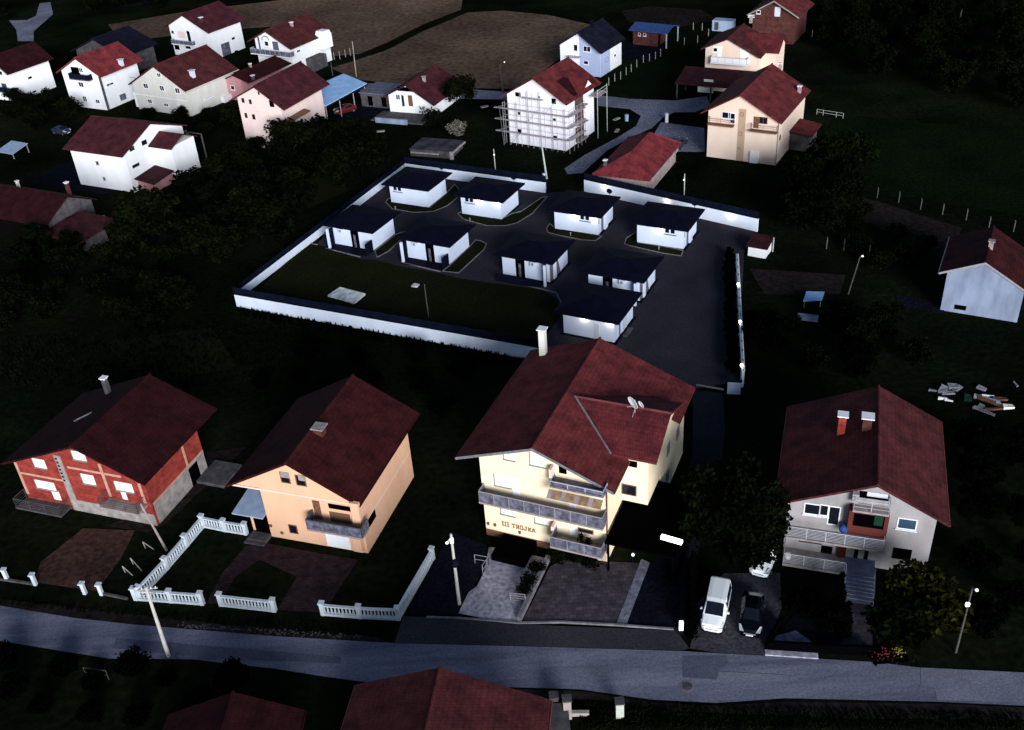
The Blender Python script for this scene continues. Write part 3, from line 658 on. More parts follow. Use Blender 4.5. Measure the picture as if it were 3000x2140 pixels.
# darkness of the entrance recess built as a low black box + lamps + letters
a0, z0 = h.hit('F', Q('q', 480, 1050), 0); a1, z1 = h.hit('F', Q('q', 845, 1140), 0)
mb = MB(); mb.box(a0, -2.9, 0, a1, -.055, .66); mb.build('dark_recess_box', M['dark'], h.e)
for q_ in ((310, 960), (385, 975), (660, 1058)):
    a_, z_ = h.hit('F', Q('q', *q_)); mb = MB(); mb.box(a_ - .08, -.16, z_ - .12, a_ + .08, -.004, z_ + .12); mb.build('wall_lantern', M['brownframe'], h.e)
LET = {'I': [(.35, 0, .65, 1), (.1, 0, .9, .1), (.1, .9, .9, 1)], 'T': [(.4, 0, .6, 1), (0, .88, 1, 1), (0, .7, .1, .88), (.9, .7, 1, .88), (.25, 0, .75, .08)],
       'R': [(.12, 0, .32, 1), (.32, .88, .8, 1), (.32, .45, .8, .57), (.75, .5, .93, .95), (.5, .3, .7, .5), (.65, .12, .85, .35), (.78, 0, 1, .16), (0, 0, .42, .08)],
       'O': [(0, .15, .2, .85), (.8, .15, 1, .85), (.12, 0, .88, .14), (.12, .86, .88, 1)], 'J': [(.55, .1, .78, 1), (.4, .9, .95, 1), (.1, 0, .7, .13), (0, .08, .17, .35)],
       'K': [(.1, 0, .3, 1), (.3, .42, .5, .58), (.45, .55, .65, .72), (.6, .68, .8, .86), (.72, .84, 1, 1), (.45, .28, .65, .46), (.6, .12, .8, .32), (.72, 0, 1, .16), (0, 0, .42, .08)],
       'A': [(.02, 0, .2, .3), (.12, .28, .32, .6), (.25, .58, .44, .88), (.38, .84, .62, 1), (.56, .58, .75, .88), (.68, .28, .88, .6), (.8, 0, .98, .3), (.3, .3, .7, .4), (0, 0, .28, .07), (.72, 0, 1, .07)]}
s0, zt0 = h.hit('F', Q('q', 455, 935)); s1, zt1 = h.hit('F', Q('q', 835, 1025)); s0b, zb0 = h.hit('F', Q('q', 462, 985))
H_ = .46; ztop = (zt0 + zt1) / 2; word = 'III TROJKA'; adv = (s1 - s0) / (len(word) - .9 - .6)
x_ = s0
for ch in word:
    if ch == ' ': x_ += adv * .6; continue
    wl = adv * (.62 if ch == 'I' else .84); mb = MB()
    for (xa, ya, xb, yb) in LET[ch]: mb.box(x_ + xa * wl, -.07 - .002 * ya, ztop - H_ + ya * H_, x_ + xb * wl, -.004, ztop - H_ + yb * H_)
    mb.build('sign_letter', M['letters'], h.e); x_ += adv * (.66 if ch == 'I' else 1)
chim_px(h, Q('p', 790, 238), h=2.9, s=.6, m='cream', cap='white')
mb = MB(); l_ = None
# satellite dish on the wing roof
dv = h.world(11.2, 7.4, 10.3); de = empty('satellite_dish', dv, R_(-60), 'white satellite dishes on a mast on the maroon wing roof of the hotel house', 'satellite dish')
mb = MB(); mb.cyl((0, 0, -.1), (0, 0, 1.4), .035, None, 6); mb.cyl((0, 0, .5), (.3, -.5, 0), .025, None, 5); mb.build('mast', M['steel'], de)
def dish(x, y, z, r, parent, nm='dish'):
    mb = MB(); c0 = len(mb.v); n = 14; rings = [(0, 0), (.5, .05), (1, .2)]
    mb.v.append((x, y, z))
    for rr, dd in rings[1:]:
        for i in range(n):
            a = 2 * PI * i / n; mb.v.append((x + rr * r * math.cos(a), y - dd * r * 1.0 - .25 * rr * r * math.sin(a), z + rr * r * math.sin(a) * .97))
    for i in range(n):
        j = (i + 1) % n; mb.f.append((0, 1 + i, 1 + j)); mb.f.append((1 + i, 1 + n + i, 1 + n + j, 1 + j))
    o = mb.build(nm, M['white'], parent); sm = o.modifiers.new('t', 'SOLIDIFY'); sm.thickness = .03; return o
d1 = dish(0, -.1, 1.2, .62, de); dish(.75, .1, 1.35, .34, de)
mb = MB(); mb.bar((0, -.1, .8), (.1, -.9, 1.1), .04); mb.build('feed_arm', M['steel'], d1)
# black carport roof beside the hotel, lit panel
mb = MB(); mb.box(11.2, -1.2, 3.15, 17.2, 8.2, 3.35); cpo = None
ce = empty('carport', h.world(14, 3.5), h.yaw, 'black flat carport roof over the lane at the right side of the hotel house', 'carport')
mb = MB(); mb.box(-2.85, -4.6, 3.1, 3.0, 4.2, 3.3); mb.build('carport_roof', M['dark'], ce)
for sx_, sy_ in ((-2.6, -4.4), (2.8, -4.4), (2.8, 4.0)):
    mb = MB(); mb.box(sx_ - .08, sy_ - .08, 0, sx_ + .08, sy_ + .08, 3.09); mb.build('post', M['dark'], ce)
mb = MB(); mb.box(-2.8, 4.05, 0, 3.0, 4.1, 3.09); mb.build('back_panel', M['dark'], ce)
mb = MB(); mb.box(2.95, -4.4, 0, 3.0, 4.0, 3.09); mb.build('side_panel', M['dark'], ce)
pa = W('r', 1955, 205, 3.45); pb = W('r', 2130, 255, 3.45); dd = pb - pa
mb = MB(); mb.box(0, -.18, -.15, dd.length, .18, .12); so = mb.build('light_panel', M['sign'], None, pa); so.rotation_euler = (0, 0, math.atan2(dd.y, dd.x)); tag(so, 'glowing white light panel on the black carport roof', 'light panel')
mb = MB(); mb.box(.2, -.1, -.21, dd.length - .2, .1, -.152); mb.build('panel_bracket', M['blackmetal'], so)
wl = W('r', 1720, 358, 1.0); mb = MB(); mb.ball((0, 0, 0), .14, 8); o = mb.build('garden_lamp', M['signdim'], None, wl); tag(o, 'small round garden lamp glowing at the black carport front', 'lamp')
mb = MB(); mb.cyl((0, 0, -1.0), (0, 0, -.13), .03, None, 6); mb.build('stem', M['blackmetal'], o)

# ---- grey house on the right
P = [21.32, 61.11, -19.33, 10.96, 12.99, -.95, 5.29, 6.47, 8.56, 12.03, 5.60, -.03, 13.82]
P[3] = 11.1
h = gable('grey_house', 'grey rendered house with maroon roof, two orange chimneys and railed balconies', P, 'grey', 'roofold', gutter='ridge')
W4 = M['white']
window(h, 'F', 't', (425, 1008, 545, 1112), 'white', split=1); window(h, 'F', 't', (549, 1020, 612, 1118), 'white'); window(h, 'F', 't', (620, 1032, 695, 1192), 'door', name='balcony_door')
window(h, 'F', 't', (1168, 1125, 1308, 1232), 'blue')
bay = box_part(h, 'F', 't', (782, 1075, 1068, 1300), .004, .9, 'bay', 'redplaster', off=.9)
window(h, 'F', 't', (822, 1092, 1048, 1222), 'hole', name='bay_window', off=.9, parent=bay)
box_part(h, 'F', 't', (985, 1105, 1040, 1195), .93, 1.0, 'green_crate', 'green', parent=bay, off=.95)
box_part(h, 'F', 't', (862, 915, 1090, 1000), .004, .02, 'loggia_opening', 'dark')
box_part(h, 'F', 't', (925, 925, 1085, 980), .021, .05, 'loggia_parapet', 'lilac')
balcony(h, 'F', 't', (808, 1068), (1098, 1112), 1.0, 1.0, 'bars', 'slab', 'rail', 3)
box_part(h, 'F', 't', (808, 945, 850, 1020), .004, .5, 'balcony_pier', 'grey')
balcony(h, 'F', 't', (283, 1280), (1052, 1398), 1.5, 1.05, 'bars', 'pinkconc', 'rail', 7)
a0_, a1_, zlow = balcony(h, 'F', 't', (250, 1492), (742, 1568), 2.0, 1.05, 'bars', 'slab', 'rail', 7, .25, 'terrace', ends=(1, 0))
box_part(h, 'F', 't', (380, 1305, 560, 1345), .004, .03, 'basement_window', 'dark'); box_part(h, 'F', 't', (560, 1350, 640, 1420), .004, .04, 'entrance_door', 'dark')
box_part(h, 'F', 't', (690, 1365, 745, 1450), .004, .3, 'red_curtain', 'red')
box_part(h, 'F', 't', (1130, 1365, 1262, 1472), .004, .03, 'garage_opening', 'dark')
mb = MB(); a_, z_ = h.hit('F', Q('t', 738, 1215), .6); mb.ball((a_, -.6, z_), .42, 10); tag(mb.build('satellite_dish', M['blueobj'], None, None), 'round blue dish standing on the long railed balcony of the grey house', 'dish').matrix_world = h.e.matrix_basis.copy()
mb = MB(); a_, z_ = h.hit('F', Q('t', 290, 1462), 1.3); mb.cyl((a_, -1.3, zlow + .01), (a_, -1.3, zlow + .45), .2, .24, 10); tag(mb.build('bucket', M['white'], None, None), 'white bucket on the lower railed terrace of the grey house', 'bucket').matrix_world = h.e.matrix_basis.copy()
# stairs to the terrace
a0, z0 = h.hit('F', Q('t', 755, 1500), 2.2); a1, z1 = h.hit('F', Q('t', 1000, 1520), 2.2)
nst = 7; st = MB(); zz = zlow
st.box(a0, -2.0, 0, a1, -.01, zz)
for k in range(nst):
    st.box(a0, -2.0 - .34 * (k + 1), 0, a1, -2.0 - .34 * k - .001, zz * (1 - (k + 1) / (nst + 1)))
sto = st.build('stairs', M['lilac'] if False else mat('grey_blue_steps', (.20, .22, .30), .9, .15, 2), h.e)
r = MB()
for xx in (a0 + .05, a1 - .05):
    p0 = Vector((xx, -2.0, zz)); p1 = Vector((xx, -2.0 - .34 * nst, .2)); L3 = 4
    for i in range(L3 + 1):
        p = p0.lerp(p1, i / L3); r.bar(p, p + Vector((0, 0, 1.0)), .045)
    for hh in (.4, .7, 1.0): r.bar(p0 + Vector((0, 0, hh)), p1 + Vector((0, 0, hh)), .04)
r.build('handrail', M['rail'], sto)
for q_ in ((835, 1400), (915, 1410)):
    a_, z_ = h.hit('F', Q('t', *q_)); mb = MB(); mb.box(a_ - .16, -.05, z_ - .8, a_ + .16, -.004, z_ + .6); mb.build('door_glass', M['glass'], h.e)
chim_px(h, Q('t', 712, 455), h=2.0, s=.62, m='redor' if 'redor' in M else 'brick', cap='white')
chim_px(h, Q('t', 915, 420), h=1.35, s=.72, m='redbrick', cap='white')

# ---- white house far right
P = [49.19, 97.93, -28.90, 7.99, 8.82, -.83, 4.73, 3.60, 6.73, 8.61, 3.78, -.1, 9.59]
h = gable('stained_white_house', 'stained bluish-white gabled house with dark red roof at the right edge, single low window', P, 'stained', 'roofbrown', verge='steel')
window(h, 'F', 'l', (1075, 1235, 1188, 1300), 'hole')
chim_px(h, Q('l', 1450, 640), h=1.0, s=.5, m='pinkconc', cap='pinkconc')
# ================================================================ FAR HOUSES
# peach house, upper right
P = [32.86, 149.10, -30.93, 10.9, 14.93, -.94, 7.20, 5.00, 10.53, 11.4, 6.9, -.6, 15.6]
h = gable('peach_house', 'peach two-balcony house with a tan stripe down its gable, behind the red-roofed garage', P, 'peach', 'roof', gutter='ridge')
a0, _ = h.hit('F', Q('e', 855, 1150)); a1, _ = h.hit('F', Q('e', 925, 1150))
mb = MB(); mb.box(a0, -.03, 0, a1, -.003, 8.2); mb.build('stair_stripe', M['tan'], h.e)
window(h, 'F', 'e', (700, 1062, 825, 1140), 'white', split=2); window(h, 'F', 'e', (778, 1075, 826, 1180), 'door', name='balcony_door')
window(h, 'F', 'e', (1055, 1112, 1130, 1185), 'brown', split=2); box_part(h, 'F', 'e', (1003, 1110, 1045, 1225), .004, .05, 'balcony_door', 'wood')
for b in ((873, 1070, 905, 1110), (860, 1255, 890, 1295), (852, 1400, 872, 1425)): window(h, 'F', 'e', b, 'brown', name='stair_window')
balcony(h, 'F', 'e', (560, 1178), (800, 1212), .9, .9, 'bars', 'brownframe', 'brownframe', 3)
balcony(h, 'F', 'e', (960, 1240), (1215, 1278), .9, .9, 'bars', 'brownframe', 'brownframe', 3)
box_part(h, 'F', 'e', (965, 1445, 1035, 1560), .004, .3, 'white_boiler_box', 'white')
v0, z0 = h.hit('R', Q('e', 1250, 1310)); mb = MB(); mb.box(10.903, v0 - .3, z0 - .4, 10.94, v0 + .3, z0 + .4); mb.build('side_window', M['glass'], h.e)
mb = MB(); mb.cyl((10.95, -.04, 0), (10.95, -.04, 6.8), .07, None, 6); mb.build('downpipe', M['sill'], h.e)
mb = MB(); mb.prism_y([(11.0, 3.2), (14.5, 2.7), (14.5, 2.55), (11.0, 3.05)], 6.5, 12.5); mb.build('lean_to_roof', M['roof'], h.e)
mb = MB(); mb.box(11.0, 7, 0, 13.9, 12.2, 2.6); mb.build('lean_to_wall', M['darkconc'], h.e)
chim_px(h, Q('e', 1435, 880), h=1.1, s=.5, m='pinkconc'); chim_px(h, Q('e', 1250, 650), h=.9, s=.45, m='pinkconc')
# peach house with double balcony doors
P = [38.92, 181.30, -29.04, 9.43, 9.00, -.65, 7.65, 4.13, 9.70, 10.07, 6.72, -.5, 9.77]
h = gable('salmon_house', 'salmon house with a wide white balcony above a dark brown porch roof', P, 'peach', 'roofold', gutter='ridge')
for b in ((610, 437, 697, 512), (873, 472, 955, 548)): box_part(h, 'F', 'e', b, .004, .05, 'balcony_door', 'blind')
box_part(h, 'F', 'e', (655, 505, 692, 565), .004, .05, 'balcony_door', 'blind'); box_part(h, 'F', 'e', (878, 545, 925, 590), .004, .05, 'balcony_door', 'blind')
window(h, 'F', 'e', (622, 460, 652, 492), 'hole', off=.05)
balcony(h, 'F', 'e', (588, 590), (935, 628), 1.2, 1.0, 'lilacp' if 'lilacp' in M else 'blind', 'white2', 'rail', 1)
mb = MB(); prism_x(mb, [(-6.2, 2.9), (-.5, 4.3), (-.5, 4.1), (-6.2, 2.7)], -3.5, 10.2); pr_ = mb.build('porch_roof', M['roof2'], h.e)
mb = MB(); 
for xx, yy in ((-3.2, -5.8), (3, -5.8), (9.8, -5.8), (-3.2, -1), (9.8, -1)): mb.box(xx - .12, yy - .12, 0, xx + .12, yy + .12, 2.72)
mb.build('porch_post', M['darkconc'], h.e)
box_part(h, 'F', 'e', (528, 755, 615, 800), 4.9, 5.0, 'porch_wall', 'cream', off=5); box_part(h, 'F', 'e', (470, 815, 615, 890), 5.3, 5.4, 'porch_wall', 'cream', off=5.4)
# cross gable at the rear right
mb = MB(); prism_x(mb, [(2.6, 6.9), (6.2, 9.2), (9.8, 6.9), (9.8, 6.7), (6.2, 8.98), (2.6, 6.7)], 5.0, 12.6); mb.build('wing_roof', M['roofx'], h.e)
mb = MB(); prism_x(mb, [(3.2, 0), (9.2, 0), (9.2, 6.9), (6.2, 8.9), (3.2, 6.9)], 9.44, 12.0); mb.build('wing_wall', M['peach'], h.e)
chim_px(h, Q('e', 975, 205), h=1.2, s=.5, m='pinkconc', cap='white')
# dull brick house at the very top
P = [54.6, 210.0, -30, 8.6, 10, -1.0, 5.6, 4.3, 8.6, 9.6, 5.6, -1.0, 11]
h = gable('dull_brick_house', 'dull red brick gable house at the top edge behind the salmon house', P, 'redbrick', 'roof', verge='sill', gutter='ridge')
window(h, 'F', 'B', (1105, 190, 1175, 260), 'white'); box_part(h, 'F', 'B', (1440, 130, 1530, 310), .004, .06, 'pale_door', 'lilac')
window(h, 'F', 'B', (955, 265, 1060, 320), 'white')
# scaffolded house
P = [2.46, 161.83, -33.62, 10.73, 9.85, -.77, 7.97, 5.64, 11.70, 11.54, 8.14, -1.0, 10.9]
h = gable('scaffolded_house', 'white three-storey house under scaffolding with half-finished red-brown cross roof', P, 'white2', 'roof', gutter=None)
SCF = h
for b in ((372, 915, 425, 962), (732, 975, 775, 1035), (390, 1103, 432, 1148), (740, 1167, 780, 1207), (397, 1280, 437, 1330), (745, 1345, 788, 1393)):
    window(h, 'F', 'd', b, 'plain' if b[1] in (1103, 1167) else 'hole')
window(h, 'F', 'd', (600, 955, 618, 975), 'hole')
mb = MB(); v0, z0 = h.hit('R', Q('d', 965, 1250)); v1, _ = h.hit('R', Q('d', 1050, 1250))
for k in range(3):
    mb.box(10.734, v0, .4 + k * 2.75, 10.77, v1, 2.7 + k * 2.75)
mb.build('loggia_opening', M['redplaster'] if False else mat('dim_loggia', (.10, .06, .06), .9, .3, 2), h.e)
mb = MB()
for k in range(3): mb.box(10.774, v0, .3 + k * 2.75, 11.5, v1 + .3, .45 + k * 2.75)
mb.build('loggia_slab', M['pinkconc'], h.e)
mb = MB(); prism_x(mb, [(3.2, 8.2), (6.4, 10.9), (9.6, 8.2), (9.6, 8.0), (6.4, 10.68), (3.2, 8.0)], 5.8, 12.0); mb.build('wing_roof', M['roofx'], h.e)
mb = MB(); prism_x(mb, [(3.8, 8.1), (9.0, 8.1), (6.4, 10.4)], 10.74, 11.0); mb.build('wing_gable', M['white2'], h.e)
mb = MB(); v0, z0 = h.hit('R', Q('d', 1010, 1010)); mb.box(7.5, 2.6, 8.6, 8.1, 5.2, 9.6); mb.build('roof_opening', M['dark'], h.roof)
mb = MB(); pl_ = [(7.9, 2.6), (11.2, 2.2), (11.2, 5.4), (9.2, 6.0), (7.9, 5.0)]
mb.hexa([(u_, v_, zroof(P, u_) + .012) for u_, v_ in pl_], [(u_, v_, zroof(P, u_) + .06) for u_, v_ in pl_]); mb.build('shaded_slope_patch', M['roofsoot'], h.roof)  # dark slab paints the shade on the cross wing's front slope
# scaffold: its own thing
sc = empty('scaffolding', (h.x, h.y, 0), h.yaw, 'grey tube scaffolding with three plank decks wrapped round the white gable house', 'scaffolding')
tm = M['steel']
lv = []
for qy in ((200, 1085, 860, 1165), (225, 1195, 870, 1280), (235, 1315, 870, 1400)):
    z0 = h.hit('F', Q('d', qy[2], qy[3]), 1.0)[1]; lv.append(z0)
lv = sorted(lv); top = lv[-1]
print('scaffold levels', [round(v_, 2) for v_ in lv])
dm = mat('scaffold_plank', (.36, .32, .33), .9, .2, 2)
for z0 in lv + [lv[-1] + 2.2]:
    full = z0 <= top + .01
    mb = MB()
    if full: mb.box(-2.2, -.95, z0 - .05, 11.9, -.4, z0)
    else: mb.box(3.2, -.95, z0 - .05, 7.2, -.4, z0)
    mb.build('plank_deck', dm, sc)
    if full:
        mb = MB(); mb.box(11.3, -.44, z0 - .06, 12.1, 4.6, z0); mb.build('plank_deck', dm, sc)
        mb = MB(); mb.hexa([(-2.2, -.9, z0 - .061), (-1.85, -.9, z0 - .061), (-.2, 2.2, z0 - .061), (-.6, 2.2, z0 - .061)], [(-2.2, -.9, z0 - .051), (-1.85, -.9, z0 - .051), (-.2, 2.2, z0 - .051), (-.6, 2.2, z0 - .051)]); mb.build('plank_deck', dm, sc)
        mb = MB(); mb.bar((-.4, -.95, z0 + 1), (11.9, -.95, z0 + 1), .045); mb.bar((11.9, -.95, z0 + 1), (11.9, 4.6, z0 + 1), .045); mb.build('guard_rail', tm, sc)
mb = MB(); mb.box(11.3, 7.0, top + .9, 13.0, 10.5, top + .96); mb.build('plank_deck', dm, sc)
mb = MB()
for yy in (7.0, 10.4): 
    for xx in (12.9,): mb.bar((xx, yy, 0), (xx, yy, top + 2.2), .07)
mb.bar((12.9, 7, top + 2.0), (12.9, 10.4, top + 2.0), .06); mb.bar((12.9, 7, top + 1.5), (12.9, 10.4, top + 1.5), .06); mb.build('side_frame', M['polegreen'], sc)
for k in range(12):
    xx = -.4 + k * 1.12
    for yy in (-.95, -.35):
        if yy == -.35 and k % 2: continue
        mb = MB(); hh = top + (1.1 if not 3 <= k <= 6 else 3.3)
        mb.bar((xx, yy, 0), (xx, yy, hh), .055); mb.build('standard_tube', tm, sc)
for k in range(4):
    mb = MB(); yy = .6 + k * 1.3; mb.bar((11.9, yy, 0), (11.9, yy, top + 1.1), .055); mb.build('standard_tube', tm, sc)
for k in range(3):
    mb = MB(); mb.bar((.7 + 3.4 * k, -1.0, lv[k % 3] if k else 0), (2.9 + 3.4 * k, -1.0, (lv[k % 3] if k else 0) + 2.4), .06); mb.build('brace', tm, sc)
# white and blue house behind
P = [13.95, 198.34, -33.90, 8.82, 9.04, -.86, 5.13, 4.51, 8.43, 9.46, 4.96, -1.0, 9.67]
h = gable('white_blue_house', 'white house with pale blue centre panel and near-black roof, behind the scaffolded house', P, 'white', 'roofdark', gutter='blackmetal')
a0, _ = h.hit('F', Q('d', 1005, 400)); mb = MB(); mb.prism_y([(a0, 0), (8.8, 0), (8.8, zroof(P, 8.8) - .3), (4.51, 8.1), (a0, zroof(P, a0) - .3)], -.04, -.003); mb.build('blue_panel', M['bluish'], h.e)
window(h, 'F', 'd', (948, 440, 992, 512), 'white', off=0.0); window(h, 'F', 'd', (1045, 455, 1120, 520), 'white', split=2, off=.04); window(h, 'F', 'd', (1048, 600, 1098, 645), 'white', off=.04)
v0, z0 = h.hit('R', Q('d', 1310, 600)); mb = MB(); mb.box(8.823, .0, 0, 8.85, v0, 4.7); mb.build('blue_panel', M['bluish'], h.e)
window(h, 'R', 'd', (1262, 625, 1290, 565), 'hole'); window(h, 'R', 'd', (1348, 575, 1368, 530), 'white')
mb = MB(); a0, z0 = h.hit('F', Q('d', 940, 560), .6); mb.box(a0 - 1.2, -1.1, z0 - .1, a0 + 1.6, -.005, z0); mb.build('porch_slab', M['flash'], h.e)
chim_px(h, Q('d', 1130, 270), h=1.3, s=.5, m='roofblack', cap='blackmetal')
# hamlet house at the very top right and edge building
P = [86.5, 246.0, -34, 8, 8, -.8, 4.4, 4, 7.0, 8.8, 4.4, -.8, 8.8]
h = gable('woodland_house', 'small dark red roofed house half cut by the top edge among the woodland', P, 'darkconc', 'rooffar', gutter=None)
window(h, 'F', 'P', (2592, 18, 2602, 28), 'blind'); window(h, 'F', 'P', (2608, 26, 2620, 35), 'blind')
h = Fr(*at(2992, 108)[:2], -20, 6, 6); h.root('edge_shed', 'pale blue-white shed wall cut by the upper right edge', 'shed')
MB().box(0, 0, 0, 6, 5, 3.2).build('wall', M['tarp'], h.e); MB().box(-.3, -.3, 3.202, 6.3, 5.3, 3.4).build('roof', M['roofdark'], h.e)
# brick shed with blue roof
h = Fr(30.5, 214.2, -34, 6.6, 4.6); h.root('blue_roofed_shed', 'small red brick shed with blue roof and two tiny white-framed windows', 'shed')
MB().box(0, 0, 0, 5.4, 4.6, 3.0).build('wall', M['redbrick'], h.e)
mb = MB(); mb.hexa([(-.6, -.9, 3.05), (8.2, -.9, 3.05), (8.2, 2.4, 3.9), (-.6, 2.4, 3.9)], [(-.6, -.9, 3.2), (8.2, -.9, 3.2), (8.2, 2.4, 4.05), (-.6, 2.4, 4.05)])
mb.hexa([(-.6, 2.402, 3.9), (8.2, 2.402, 3.9), (8.2, 5.6, 3.05), (-.6, 5.6, 3.05)], [(-.6, 2.402, 4.05), (8.2, 2.402, 4.05), (8.2, 5.6, 3.2), (-.6, 5.6, 3.2)]); mb.build('roof', M['bluetile'], h.e)
for b in ((1590, 325, 1613, 358), (1640, 330, 1668, 362)): window(h, 'F', 'd', b, 'white')
for xx in (7.9,):
    for yy in (-.6, 5.2):
        mb = MB(); mb.box(xx - .1, yy - .1, 0, xx + .1, yy + .1, 3.04); mb.build('post', M['rail'], h.e)
mb = MB(); mb.box(5.405, .8, 0, 5.44, 1.8, 2.1); mb.build('door', M['dark'], h.e)
# garage with bright red hip roof
q_ = [Vector(v_) for v_ in ((13.99, 138.64, 3), (21.8, 134.6, 3), (28.9, 147.9, 3), (21.1, 152.1, 3))]
h = Fr(14.6, 138.9, -27.3, 7.6, 14.4); h.root('red_roofed_garage', 'long low garage with bright red hipped roof outside the compound rear wall', 'garage')
MB().box(0, 0, 0, 7.6, 14.0, 2.75).build('wall', M['pinkconc'], h.e)
mb = MB(); e0, e1, f0, f1 = -.6, 8.2, -.6, 14.8; z0 = 2.8; zr = 4.9; r0 = Vector((3.8, 4.2, zr)); r1 = Vector((3.8, 12.4, zr))
E_ = [Vector((e0, f0, z0)), Vector((e1, f0, z0)), Vector((e1, f1, z0)), Vector((e0, f1, z0))]
mb.face([E_[0], E_[1], r0]); mb.face([E_[1], E_[2], r1, r0]); mb.face([E_[2], E_[3], r1]); mb.face([E_[3], E_[0], r0, r1]); mb.face([E_[3], E_[2], E_[1], E_[0]])
rf = mb.build('roof', M['roofb'], h.e); sm = rf.modifiers.new('t', 'SOLIDIFY'); sm.thickness = .15
mb = MB()
for a_, b_ in ((r0, r1), (E_[0], r0), (E_[1], r0), (E_[2], r1), (E_[3], r1)): mb.bar(a_ + Vector((0, 0, .02)), b_ + Vector((0, 0, .02)), .16)
mb.build('ridge_cap', M['roofb'], rf)
mb = MB(); mb.box(.6, 1.0, 3.2, 1.0, 1.4, 4.4); mb.build('chimney', M['darkconc'], rf); mb = MB(); mb.box(.5, .9, 4.402, 1.1, 1.5, 4.5); mb.build('chimney_cap', M['white'], rf)
mb = MB(); mb.box(e1 + .003, f0 + 1, 2.35, e1 + .12, f1 - 2, 2.78); mb.build('fascia', M['pinkconc'], rf)
# left cluster --------------------------------------------------
P = [-83.76, 200.36, -28.89, 9.74, 10.17, -1.1, 6.76, 5.28, 10.03, 10.9, 6.86, -.5, 10.96]
h = gable('white_balcony_house', 'white gable house with dark balcony recess and red roof, second from left in far row', P, 'white', 'roofb', gutter=None)
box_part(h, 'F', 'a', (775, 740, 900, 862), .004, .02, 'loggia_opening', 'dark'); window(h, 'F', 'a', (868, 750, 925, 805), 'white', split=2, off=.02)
balcony(h, 'F', 'a', (765, 872), (980, 892), 1.1, .95, 'navy', 'darkconc', 'blackmetal', 1)
for b, s_ in (((862, 905, 935, 970), 2), ((910, 1062, 972, 1130), 2), ((1052, 1098, 1112, 1150), 2)): window(h, 'F', 'a', b, 'white', split=s_)
window(h, 'R', 'a', (1180, 965, 1250, 905), 'white', split=2); box_part(h, 'R', 'a', (1340, 1120, 1385, 1030), .004, .05, 'door', 'balglass')
mb = MB(); mb.box(9.743, -.02, 0, 9.86, .5, 6.6); mb.build('corner_stonework', M['darkconc'], h.e)
chim_px(h, Q('a', 1345, 720), h=1.2, s=.7, m='lilac', cap='lilac')
P = [-68.85, 195.07, -31.55, 13.77, 13.11, -.74, 4.95, 7.32, 9.21, 14.50, 5.08, -.50, 13.94]
h = gable('cream_house', 'large cream house with three small double windows in a row under a dark red roof', P, 'cream', 'roofold', gutter='cream')
for b in ((1580, 920, 1648, 985), (1760, 945, 1825, 1012), (1930, 970, 1998, 1040), (1730, 805, 1785, 860)): window(h, 'F', 'a', b, 'white', split=2)
for b in ((1630, 1095, 1690, 1150), (1810, 1140, 1870, 1185)): window(h, 'F', 'a', b, 'white', split=2)
box_part(h, 'F', 'a', (1960, 1155, 2035, 1215), .004, .05, 'white_blind', 'blind')
window(h, 'F', 'a', (1675, 1235, 1725, 1290), 'white'); window(h, 'F', 'a', (1850, 1270, 1900, 1305), 'white')
a_, z_ = h.hit('F', Q('a', 1530, 1045)); mb = MB(); mb.box(-.03, -.06, z_ - .05, 13.8, -.003, z_ + .08); mb.build('string_course', M['white'], h.e)
mb = MB(); mb.box(-1.6, .8, 0, -.003, 4.5, 3.0); mb.build('side_annex', M['white'], h.e); mb = MB(); mb.box(-1.6, .8, 3.6, -.003, 1.1, 5.8); mb.build('side_parapet', M['lilac'], h.e)
window(h, 'R', 'b', (370, 1110, 470, 1050), 'white')
chim_px(h, Q('a', 2135, 850), h=1.3, s=.75, m='lilac', cap='lilac')
P = [-103.47, 209.71, -30.95, 7.56, 10.16, -.95, 5.80, 3.92, 8.93, 8.43, 5.94, -.62, 10.95]
h = gable('left_edge_house', 'white house cut by the left edge of the far row with tiny side windows', P, 'white', 'roofsoot', verge='pinkconc', gutter=None)
window(h, 'F', 'a', (-10, 790, 28, 830), 'hole'); window(h, 'F', 'a', (5, 915, 90, 985), 'blue')
balcony(h, 'F', 'a', (-60, 1005), (128, 1035), 1.0, .9, 'navy', 'darkconc', 'blackmetal', 1)
window(h, 'R', 'a', (315, 880, 345, 845), 'hole'); window(h, 'R', 'a', (368, 1030, 395, 1000), 'hole')
P = [-43.05, 169.49, -25.99, 8.69, 12.16, -1.10, 8.28, 4.62, 11.08, 9.9, 7.55, -.92, 13.2]
h = gable('pink_house', 'tall pale pink house with plain dark red roof beside the blue sheet canopy', P, 'pink', 'rooffar', gutter='ridge')
for b, s_ in (((780, 1085, 822, 1140), 1), ((862, 1100, 902, 1155), 1), ((962, 1015, 988, 1052), 1), ((815, 1250, 855, 1308), 1), ((898, 1265, 942, 1325), 1)): window(h, 'F', 'b', b, 'brown')
window(h, 'F', 'b', (1087, 1110, 1150, 1188), 'hole')
a_, z_ = h.hit('F', Q('b', 790, 1220)); mb = MB(); mb.box(-.03, -.06, z_ - .05, 8.7, -.003, z_ + .05); mb.build('string_course', M['peach'], h.e)
v0, z0 = h.hit('R', Q('b', 1380, 1330)); mb = MB(); mb.box(8.694, .9, 2.2, 8.73, 2.6, 4.3); mb.build('loggia_opening', M['dark'], h.e)
mb = MB(); mb.box(8.694, 2.8, 2.2, 8.75, 5.2, 4.3); mb.build('white_panel', M['white'], h.e)
